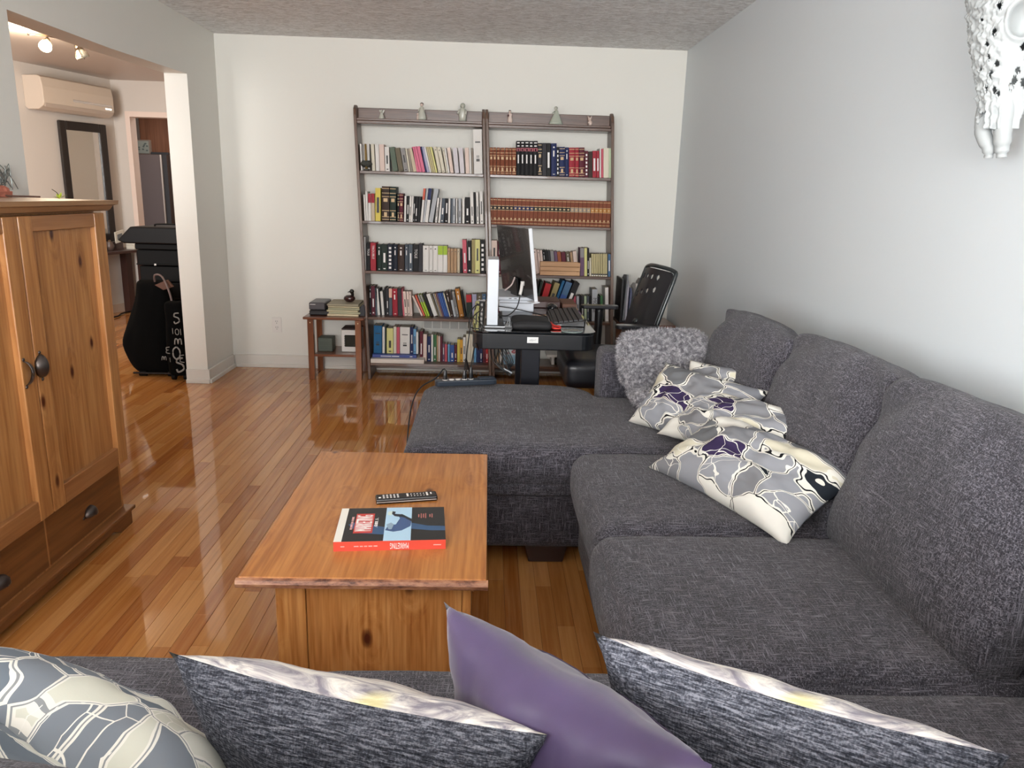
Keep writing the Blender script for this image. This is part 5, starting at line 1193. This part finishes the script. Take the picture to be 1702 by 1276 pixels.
for k in range(5):
    a = R(200+72*k); p = V((.72+.27*math.cos(a), 4.42+.27*math.sin(a), .085))
    b = MB(); b.tube([V((.72, 4.42, .11)), V((.72, 4.42, .11)).lerp(p, .5)+V((0, 0, .01)), p], [.03, .024, .018], 8, 3); l_ = b.obj('base_leg', m_blk, oc, smooth=True)
    b = MB(); b.cyl(p+V((-.014, -.012, -.055)), p+V((-.014, .012, -.055)), .030, n=18); b.cyl(p+V((.0, 0, -.05)), p, .010, n=8); b.ball(p+V((-.014, -.014, -.055)), .012, .004, .012, 10); b.obj('caster', mat('black_gloss', '#0e0e10'), l_, smooth=False)
for (c_, zz, L) in ((V((.705, 4.70, .700)), 0, .12), (V((.83, 4.10, .676)), 0, .12)):
    b = MB(); b.prism(rrect(c_.x-L, c_.x+L, c_.y-.035, c_.y+.035, .03, 5), lambda u, v, w_: (u, v, w_), c_.z, c_.z+.022); b.obj('armrest', mat('black_arm_pad', '#1a1a1e', .3, coat=.3), oc, bevel=.006)
    b = MB(); b.tube([c_+V((0, 0, 0)), c_+V((0, 0, -.12)), V((c_.x, c_.y, .43)), V((c_.x+.02, 4.42+(c_.y-4.42)*.75, .39)), V((.76, 4.42, .378))], [.026, .026, .022, .018], 10, 5); b.obj('arm_post', m_blk, oc, smooth=True)

# ================================================================ SKULL ON THE RIGHT WALL
m_sk = mat('white_carved_bone', '#a4a8a8', .5, spec=.3)
sk = thing('carved_skull', 'white carved horned-animal skull with pierced filigree hanging on the right wall', 'wall decoration', (1.42, 2.03, 1.8))
def skull_grid():
    b = MB(); NU, NV = 150, 190
    Zs = [1.575, 1.585, 1.60, 1.62, 1.68, 1.74, 1.80, 1.86, 1.92, 2.0, 2.1, 2.2, 2.26]
    HW = [.046, .046, .046, .047, .054, .068, .084, .104, .118, .125, .120, .090, .03]
    DP = [.136, .138, .139, .141, .160, .178, .194, .205, .212, .21, .20, .15, .06]
    def interp(T, z):
        for i in range(len(Zs)-1):
            if z <= Zs[i+1]: 
                k = (z-Zs[i])/(Zs[i+1]-Zs[i]); return T[i]*(1-k)+T[i+1]*k
        return T[-1]
    holes_s = [(.86, 1.765, .009), (.90, 1.735, .013), (.85, 1.712, .008), (.955, 1.712, .013), (.84, 1.690, .009), (.82, 1.675, .010), (.90, 1.685, .013), (.93, 1.745, .007),
               (.60, 1.775, .009), (.66, 1.80, .010), (.62, 1.745, .010), (.68, 1.855, .011), (.70, 1.905, .012), (.55, 1.83, .008), (.64, 1.705, .012), (.70, 1.73, .008), (.58, 1.67, .010), (.68, 1.668, .012), (.52, 1.72, .008), (.60, 1.89, .010), (.66, 1.95, .010), (.72, 1.66, .008)]
    G = {}
    def pos(i, j):
        u, v = i/NU, j/NV                                    # u: far side 0 .. ridge .38 .. near side 1 (wall)
        z = 1.575+.685*v; hw, dp = interp(HW, z), interp(DP, z)
        a = math.pi*(1-u); ca, sa = math.cos(a), math.sin(a)
        y = 2.035-hw*math.copysign(abs(ca)**.75, ca); x = 1.418-dp*abs(sa)**.62
        d = 0
        w_ = max(0, min(1, (.76-u)/.05))
        d += w_*(.006*noise.noise(V((y*60, z*75, x*60)))+.006*noise.noise(V((y*140, z*150, x*140))))
        ds = math.hypot((u-.835)*.46, z-1.825)
        if ds < .038: d -= .042*(1-(ds/.038)**2)**.5
        elif ds < .052: d += .005*math.sin((ds-.038)/.014*math.pi)
        if z < 1.70: d += .004*math.sin(u*70)*(1.70-z)/.12*w_
        return V((x-d*sa, y-d*ca, z))
    keep = {}
    for i in range(NU):
        for j in range(NV):
            u, v = (i+.5)/NU, (j+.5)/NV; z = 1.575+.685*v
            if any(((u-a)*.45)**2+((z-c_)*.8)**2 < (r_*.80)**2*(1+.5*math.sin(9*math.atan2(z-c_, (u-a)*.45)+a*40)) for a, c_, r_ in holes_s): continue
            if u > .90 and z < 1.585+.075*math.sqrt(max(0, 1-((u-1.04)/.14)**2)): continue
            if z < 1.60+.012*math.sin(u*60)+.03*max(0, 1-abs(u-.50)/.06) and u < .56: continue
            if u < .10 and z < 1.66: continue
            q = []
            for a, c_ in ((i, j), (i+1, j), (i+1, j+1), (i, j+1)):
                if (a, c_) not in keep: keep[a, c_] = b.bm.verts.new(pos(a, c_))
                q.append(keep[a, c_])
            b.bm.faces.new(q)
    return b
b = skull_grid(); o = b.obj('cranium', m_sk, sk, smooth=True); s_ = o.modifiers.new('solid', 'SOLIDIFY'); s_.thickness = .006; s_.offset = -1
b = MB()
for (xt, yt_, xb, yb_, r_) in ((1.305, 2.062, 1.322, 2.048, .020), (1.325, 2.012, 1.336, 2.016, .022)):
    pts = [V((xt, yt_, 1.68)), V((xt-.004, yt_, 1.62)), V((xt, yt_, 1.57)), V((xb-.003, yb_, 1.53)), V((xb, yb_, 1.505))]
    b.tube(pts, [r_, r_*1.05, r_*1.0, r_*.95, r_*.8, r_*.55], 12, 6)
b.obj('nose_bone', m_sk, sk, smooth=True)
b = MB(); b.cyl((1.425, 2.035, 2.0), (1.35, 2.035, 2.0), .01, n=8); b.obj('hanger', mat('steel_hook', '#888888', .3, .8), sk)

# ================================================================ THE HALL
def HM(s, off, z): return hallw(s, off, z)
HB = Matrix(((hd.x, hn.x, 0, hp.x), (hd.y, hn.y, 0, hp.y), (0, 0, 1, 0), (0, 0, 0, 1)))     # local (along the wall, off the wall, up)
ac = thing('wall_air_conditioner', 'white wall-mounted air conditioner unit above the mirror in the hall', 'air conditioner', M=HB @ Matrix.Translation((.22, 0, 2.03)))
m_ac = mat('air_conditioner_white', '#cdbfb0', .3)
b = MB(); b.prism([(0, .02), (0, .30), (.17, .30), (.205, .285), (.222, .20), (.222, .06), (.205, .03), (.15, .0), (.03, .0)], lambda u, v, w_: (w_, u, v), 0, .86); b.obj('housing', m_ac, ac, local=True, bevel=.008)
b = MB(); b.prism([(.2235, .10), (.2245, .104), (.2245, .118), (.2235, .122)], lambda u, v, w_: (w_, u, v), .03, .52); b.obj('display_strip', mat('silver_strip', '#d6d2cf', .15, .5), ac, local=True)
b = MB(); b.prism([(.206, .026), (.224, .056), (.226, .052), (.21, .022)], lambda u, v, w_: (w_, u, v), .02, .84); b.obj('louver', mat('ac_louver', '#b8aa9e', .3), ac, local=True)
b = MB(); b.box(.04, .12, .2225, .2245, .075, .088); b.obj('indicator', mat('indicator_glow', '#ffffff', .3, emit='#ffffff', estr=1.2), ac, local=True)
mr = thing('wall_mirror', 'tall mirror in a black wooden frame hanging on the hall wall', 'mirror', M=HB @ Matrix.Translation((.24, .09, 1.0)) @ Matrix.Rotation(R(-9), 4, 'Z'))
m_mf = mat('black_wood_frame', '#1d1716', .3, coat=.3)
MW, MH0, MH1 = .52, -.22, .965
for x0, x1, z0, z1 in ((0, .075, MH0, MH1), (MW-.075, MW, MH0, MH1), (.075, MW-.075, MH1-.085, MH1), (.075, MW-.075, MH0, MH0+.085)):
    b = MB(); b.box(x0, x1, 0, .035, z0, z1); b.obj('frame_bar', m_mf, mr, local=True, bevel=.010)
b = MB(); b.box(.074, MW-.074, .006, .012, MH0+.08, MH1-.08); b.obj('glass', mat('mirror_glass', '#f2f2f2', .02, 1.0), mr, local=True)
# ceiling spot bar
lp = thing('ceiling_spotlight', 'chrome ceiling spotlight bar with one lit and one unlit head in the hall', 'lamp', (-3.25, 6.15, 2.43))
m_chr = mat('satin_chrome', '#8a7a6a', .2, .95)
b = MB(); b.cyl((-3.22, 6.12, 2.425), (-3.22, 6.12, 2.44), .05, n=20); b.obj('ceiling_rose', m_chr, lp, smooth=False)
b = MB(); b.tube([(-3.36, 5.98, 2.405), (-3.27, 6.07, 2.415), (-3.20, 6.15, 2.41), (-3.12, 6.24, 2.405)], .008, 8, 5); b.obj('bar', m_chr, lp, smooth=True)
def spot(c, d, lit):
    d = V(d).normalized(); c = V(c)
    q = d.to_track_quat('Z', 'Y').to_matrix().to_4x4(); M2 = Matrix.Translation(c) @ q
    b = MB(); b.cyl(c-d*.02, c+d*.04, .014, .03, 14); h = b.obj('spot_head', m_chr, lp, smooth=True)
    b = MB()
    for k in range(4):
        a = math.pi/2*k; e = V((math.cos(a), math.sin(a), 0)); b.tube([M2 @ (e*.03+V((0, 0, .04))), M2 @ (e*.045+V((0, 0, .08))), M2 @ (e*.042+V((0, 0, .10)))], .003, 6, 3)
    b.obj('cage_arm', m_chr, h, smooth=True)
    b = MB(); b.lathe([(0.0, .03), (.022, .035), (.036, .06), (.043, .095), (0, .10)], (0, 0, 0), 18); bmesh.ops.transform(b.bm, matrix=M2, verts=b.bm.verts)
    b.obj('bulb', mat('lit_bulb', '#fff0d0', .3, emit='#ffdca0', estr=14) if lit else mat('unlit_bulb', '#a8a89c', .1, coat=.5), h, smooth=True)
spot((-3.29, 6.10, 2.39), (.15, -.55, -.45), True)
spot((-3.14, 6.22, 2.385), (.35, .1, -.9), False)
d = bpy.data.lights.new('spot_bulb', 'POINT'); d.energy = 20; d.color = (1, .82, .6); d.shadow_soft_size = .06
o = bpy.data.objects.new('spot_bulb', d); C.objects.link(o); o.location = (-3.27, 5.98, 2.28)
# kitchen beyond the doorway
m_kw = wood('orange_kitchen_wood', '#6a4028', '#845236', '#966446', 'z', .35, knots=False, gs=.6)
t_ = thing('kitchen_cabinet', 'tall orange-brown wooden kitchen cabinet behind the fridge', 'cabinet', (-4.0, 10.8, 0))
b = MB(); b.box(-4.70, -3.42, 10.72, 11.09, 0, 2.40); b.obj('carcass', m_kw, t_)
for x0, x1 in ((-4.68, -4.07), (-4.06, -3.44)):
    b = MB(); b.box(x0, x1, 10.70, 10.718, .05, 2.36); b.obj('door', m_kw, t_, bevel=.004)
fr = thing('refrigerator', 'brownish steel refrigerator seen through the hall doorway', 'refrigerator', (-4.3, 10.3, 0))
m_fr = mat('brown_steel', '#675650', .35, .5)
b = MB(); b.box(-4.62, -4.085, 10.08, 10.66, .02, 1.75); b.obj('body', mat('dark_fridge_side', '#2c2624', .4), fr, bevel=.01)
b = MB(); b.box(-4.62, -4.16, 10.0, 10.075, .62, 1.75); b.obj('door', m_fr, fr, bevel=.006)
b = MB(); b.box(-4.62, -4.16, 10.0, 10.075, .05, .61); b.obj('door', m_fr, fr, bevel=.006)
b = MB(); b.box(-4.158, -4.148, 9.995, 10.076, .05, 1.75); b.obj('door_edge_highlight', mat('painted_highlight', '#cfc4bc', .3), fr)  # pale strip painted for the highlight along the fridge door
b = MB(); b.box(-4.147, -4.085, 10.02, 10.076, .05, 1.75); b.obj('side_gasket', mat('dark_fridge_side', '#2c2624'), fr)
t_ = thing('picture_box', 'small framed picture standing on top of the refrigerator', 'picture', (-4.40, 10.15, 1.75))
b = MB(); b.box(-4.50, -4.33, 10.14, 10.19, 1.751, 1.93); b.obj('frame', mat('grey_brown_frame', '#6e5f54', .5), t_, bevel=.003)
b = MB(); b.box(-4.49, -4.345, 10.136, 10.14, 1.765, 1.915); pc = b.obj('picture', mat('faded_picture', '#7d8078', .5), t_)
b = MB(); rn = random.Random(5)
for k in range(9): b.ball((rn.uniform(-4.47, -4.36), 10.1355, rn.uniform(1.79, 1.89)), .014, .001, .010, 7)
b.obj('picture_motif', mat('picture_motif', '#4c5450', .6), pc)
b = MB(); b.box(-4.32, -4.10, 10.12, 10.40, 1.7515, 1.785); single(b, 'dark_tray', mat('dark_tray', '#241f1d', .4), 'flat dark tray lying on top of the refrigerator', 'tray', bevel=.003)

# black stack, bag and patterned trolley bag by the pillar
m_bk = mat('hall_black_plastic', '#050506', .55, spec=.15); m_bk2 = mat('hall_black_fabric', '#060606', .95, spec=.1)
X0 = -2.735; SY = 6.0
stack_lab = ['black storage box with white clips, second from the top of the hall stack', 'black storage box with white clips, third from the top of the hall stack', 'black storage box with white clips, lowest of the hall stack']
for i, (z0, z1) in enumerate(((.765, .885), (.64, .76), (.50, .635))):
    t_ = thing('storage_box', stack_lab[i], 'storage box', (-2.5, SY+.2, z0), group='black boxes stacked in the hall')
    b = MB(); b.box(X0+.012*i, -2.20, SY, SY+.40, z0, z1, .008, 2); b.obj('shell', m_bk, t_)
    b = MB(); b.box(X0+.012*i-.006, -2.195, SY-.006, SY+.406, z0+.004, z0+.014); b.obj('rim', m_bk, t_, bevel=.002)
    for x in (X0+.14, X0+.35):
        b = MB(); b.box(x-.008, x+.008, SY-.010, SY-.001, z0+.001, z0+.015, .002); b.obj('clip', mat('white_clip', '#d8d4d0', .4), t_)
b = MB(); b.box(X0+.03, -2.20, SY+.0, SY+.40, 0.002, .495, .01); single(b, 'storage_chest', m_bk, 'large black storage chest standing on the hall floor under the stacked boxes', 'chest')
t_ = thing('black_case', 'black moulded case with flared lid on top of the hall stack', 'case', (-2.5, SY+.2, .888))
b = MB(); b.prism([(-2.845, .957), (-2.74, 1.062), (-2.20, 1.062), (-2.18, .957), (-2.18, .935), (-2.80, .935)], lambda u, v, w_: (u, w_, v), SY-.06, SY+.42); b.obj('lid', mat('hall_black_gloss', '#070608', .45, spec=.2), t_, bevel=.01)
b = MB(); b.box(-2.74, -2.2, SY-.01, SY+.39, .888, .934, .006); b.obj('base', m_bk, t_)
b = MB(); b.tube([(-2.62, SY+.1, 1.062), (-2.60, SY+.1, 1.078), (-2.42, SY+.1, 1.078), (-2.40, SY+.1, 1.062)], .007, 6, 4); b.obj('handle', m_bk, t_, smooth=True)
# draped black bag
t_ = thing('black_bag', 'large sagging black fabric bag standing on the hall floor by the pillar', 'bag', (-2.45, 5.62, 0))
b = MB()
prof = [(.00, .0, .15, .11), (.04, -.01, .175, .13), (.12, -.02, .195, .14), (.225, -.03, .222, .145), (.27, -.025, .205, .14), (.42, -.01, .16, .13), (.55, .0, .13, .11), (.62, .0, .12, .09), (.665, -.005, .115, .08), (.69, -.005, .10, .05)]
rings = []
for z, ox, rx, ry in prof:
    rg = []
    for k in range(36):
        a = 2*math.pi*k/36; f_ = 1+.05*math.sin(5*a+z*9)+.03*math.sin(11*a-z*14)
        rg.append(b.bm.verts.new((-2.455+ox+rx*f_*math.copysign(abs(math.cos(a))**.8, math.cos(a)), 5.61+ry*f_*math.copysign(abs(math.sin(a))**.8, math.sin(a)), z+.012)))
    rings.append(rg)
for i in range(len(rings)-1):
    for k in range(36): b.bm.faces.new((rings[i][k], rings[i][(k+1) % 36], rings[i+1][(k+1) % 36], rings[i+1][k]))
b.bm.faces.new(rings[0]); b.bm.faces.new(rings[-1]); b.obj('body', m_bk2, t_, smooth=True, subsurf=1)
b = MB(); b.tube([(-2.42, 5.56, .69), (-2.40, 5.52, .745), (-2.34, 5.50, .735), (-2.27, 5.44, .62), (-2.235, 5.40, .48), (-2.225, 5.40, .38)], .007, 7, 6); b.obj('strap', mat('grey_brown_strap', '#6a5a58', .5), t_, smooth=True)
b = MB(); b.prism([(-2.40, .675), (-2.31, .715), (-2.27, .665), (-2.34, .64)], lambda u, v, w_: (u, w_, v), 5.50, 5.53); b.obj('lining', mat('brown_lining', '#5a3a2c', .7), t_, bevel=.004)
for x in (-2.56, -2.35):
    b = MB(); b.cyl((x, 5.50, .022), (x+.05, 5.50, .022), .021, n=14); b.obj('wheel', m_bk, t_)
b = MB(); b.box(-2.60, -2.30, 5.47, 5.49, .0225, .034, .003); b.obj('trolley_bar', mat('dark_metal_bar', '#3a3a3c', .25, .8), t_)
t_ = thing('printed_trolley_bag', 'black trolley bag with grey script pattern between the black bag and the pillar', 'bag', (-2.25, 5.6, 0))
b = MB(); soft(b, -2.30, -2.155, 5.36, 5.46, .03, .58, .04, n=14, amp=.008, seed=3); bd = b.obj('body', m_bk2, t_, smooth=True)
m_scr2 = mat('grey_script_print', '#8a8782', .7); b = MB(); rn = random.Random(12)
def sq(cx, cz, s_, kind):
    P = {'S': [(.4, 1), (-.3, .9), (-.4, .4), (.3, .1), (.4, -.5), (-.3, -.9), (-.5, -.5)], 'O': [(0, 1), (-.5, .5), (-.5, -.5), (0, -1), (.5, -.5), (.5, .5), (.05, 1)], 'm': [(-.8, -.6), (-.6, .5), (-.2, .4), (-.1, -.5), (.1, .4), (.5, .5), (.6, -.6)],
         'E': [(.5, .9), (-.4, .7), (-.3, .1), (.2, .05), (-.3, -.05), (-.45, -.7), (.5, -.9)], 'I': [(0, 1), (0, 0), (.05, -1)]}[kind]
    b.tube([V((cx+s_*p, 5.352, cz+s_*q)) for p, q in P], s_*.13, 5, 4)
for cx, cz, s_, k in ((-2.20, .46, .04, 'S'), (-2.235, .37, .02, 'I'), (-2.205, .365, .022, 'O'), (-2.18, .365, .022, 'I'), (-2.20, .295, .035, 'm'), (-2.22, .21, .045, 'O'), (-2.20, .12, .055, 'S'), (-2.185, .17, .03, 'E'), (-2.28, .23, .026, 'E'), (-2.31, .17, .022, 'm'), (-2.27, .16, .016, 'I')): sq(cx, cz, s_, k)
b.obj('script_print', m_scr2, bd, smooth=True)
b = MB(); b.cyl((-2.285, 5.41, .024), (-2.26, 5.41, .024), .024, n=14); b.obj('wheel', m_bk, t_)
b = MB(); b.cyl((-2.20, 5.41, .024), (-2.175, 5.41, .024), .024, n=14); b.obj('wheel', m_bk, t_)

# hall table with frames and trinkets
t_ = thing('hall_table', 'dark narrow table against the hall wall behind the pine cabinet', 'table', (-4.0, 8.0, 0))
m_ht = mat('dark_hall_wood', '#3a2420', .35)
HT = HB @ Matrix.Translation((0, 0, 0))
def hbx(b, s0, s1, o0, o1, z0, z1): b.box(s0, s1, o0, o1, z0, z1); return b
b = MB(); b.box(.05, .95, .04, .36, .672, .70); bmesh.ops.transform(b.bm, matrix=HB, verts=b.bm.verts); b.obj('tabletop', m_ht, t_, bevel=.004)
for s_ in (.07, .84):
    for o_ in (.05, .27):
        b = MB(); b.box(s_, s_+.08, o_, o_+.08, 0, .671); bmesh.ops.transform(b.bm, matrix=HB, verts=b.bm.verts); b.obj('leg', m_ht, t_)
def hthing(n, lab, cat, s_, o_, z): return thing(n, lab, cat, M=HB @ Matrix.Translation((s_, o_, z)))
t2 = hthing('photo_frame', 'small white photo frame tilted back on the hall table', 'photo frame', .30, .20, .78)
M_ = Matrix.Rotation(R(12), 4, 'Y') @ Matrix.Rotation(R(-10), 4, 'X')
b = MB(); b.box(-.06, .06, 0, .012, .0, .12); bmesh.ops.transform(b.bm, matrix=M_, verts=b.bm.verts); b.obj('frame', mat('cream_frame', '#d8d4c8', .4), t2, local=True)
b = MB(); b.box(-.035, .035, .012, .014, .03, .09); bmesh.ops.transform(b.bm, matrix=M_, verts=b.bm.verts); b.obj('photo', mat('grey_photo', '#6a7074', .4), t2, local=True)
b = MB(); b.box(-.05, .05, -.04, .0, -.079, .0); b.obj('plinth_box', m_ht, t2, local=True)
t2 = hthing('desk_box', 'small white and grey box with a screen on the hall table by the black case', 'box', .14, .26, .7005)
b = MB(); b.box(-.08, .08, -.05, .05, 0, .04); b.prism([(-.05, .041), (.05, .041), (.0, .085), (-.05, .085)], lambda u, v, w_: (w_, u, v), -.08, .08); b.obj('body', mat('cream_frame', '#d8d4c8'), t2, local=True, bevel=.003)
b = MB(); b.box(-.03, .04, .022, .024, .05, .07); b.obj('screen', mat('grey_photo', '#6a7074'), t2, local=True)
for i, (s_, h_, c_, lab) in enumerate(((.46, .09, '#5a4a44', 'brown trinket bowl on the hall table, left of the photo frame'), (.58, .07, '#8a8078', 'grey trinket bowl on the hall table, farther left'), (.70, .10, '#4c3c38', 'dark trinket jar near the left end of the hall table'))):
    t2 = hthing('trinket', lab, 'trinket', s_, .22, .7005)
    b = MB(); b.lathe([(0, 0), (.03, 0), (.045, h_*.5), (.03, h_*.9), (.034, h_), (0, h_*.9)], (0, 0, 0), 14); b.obj('bowl', mat('trinket_'+c_[1:], c_, .35), t2, local=True, smooth=True)
    b = MB(); b.ball((.0, 0, h_), .018, n=8); b.obj('knob', m_chr, t2, local=True)
b = MB(); b.tube([hallw(.05, .12, .01), hallw(.3, .15, .012), hallw(.5, .25, .01), hallw(.8, .2, .012)], .008, 6); single(b, 'floor_cable', m_bk, 'dark cable lying on the floor under the hall table', 'cable', smooth=True)
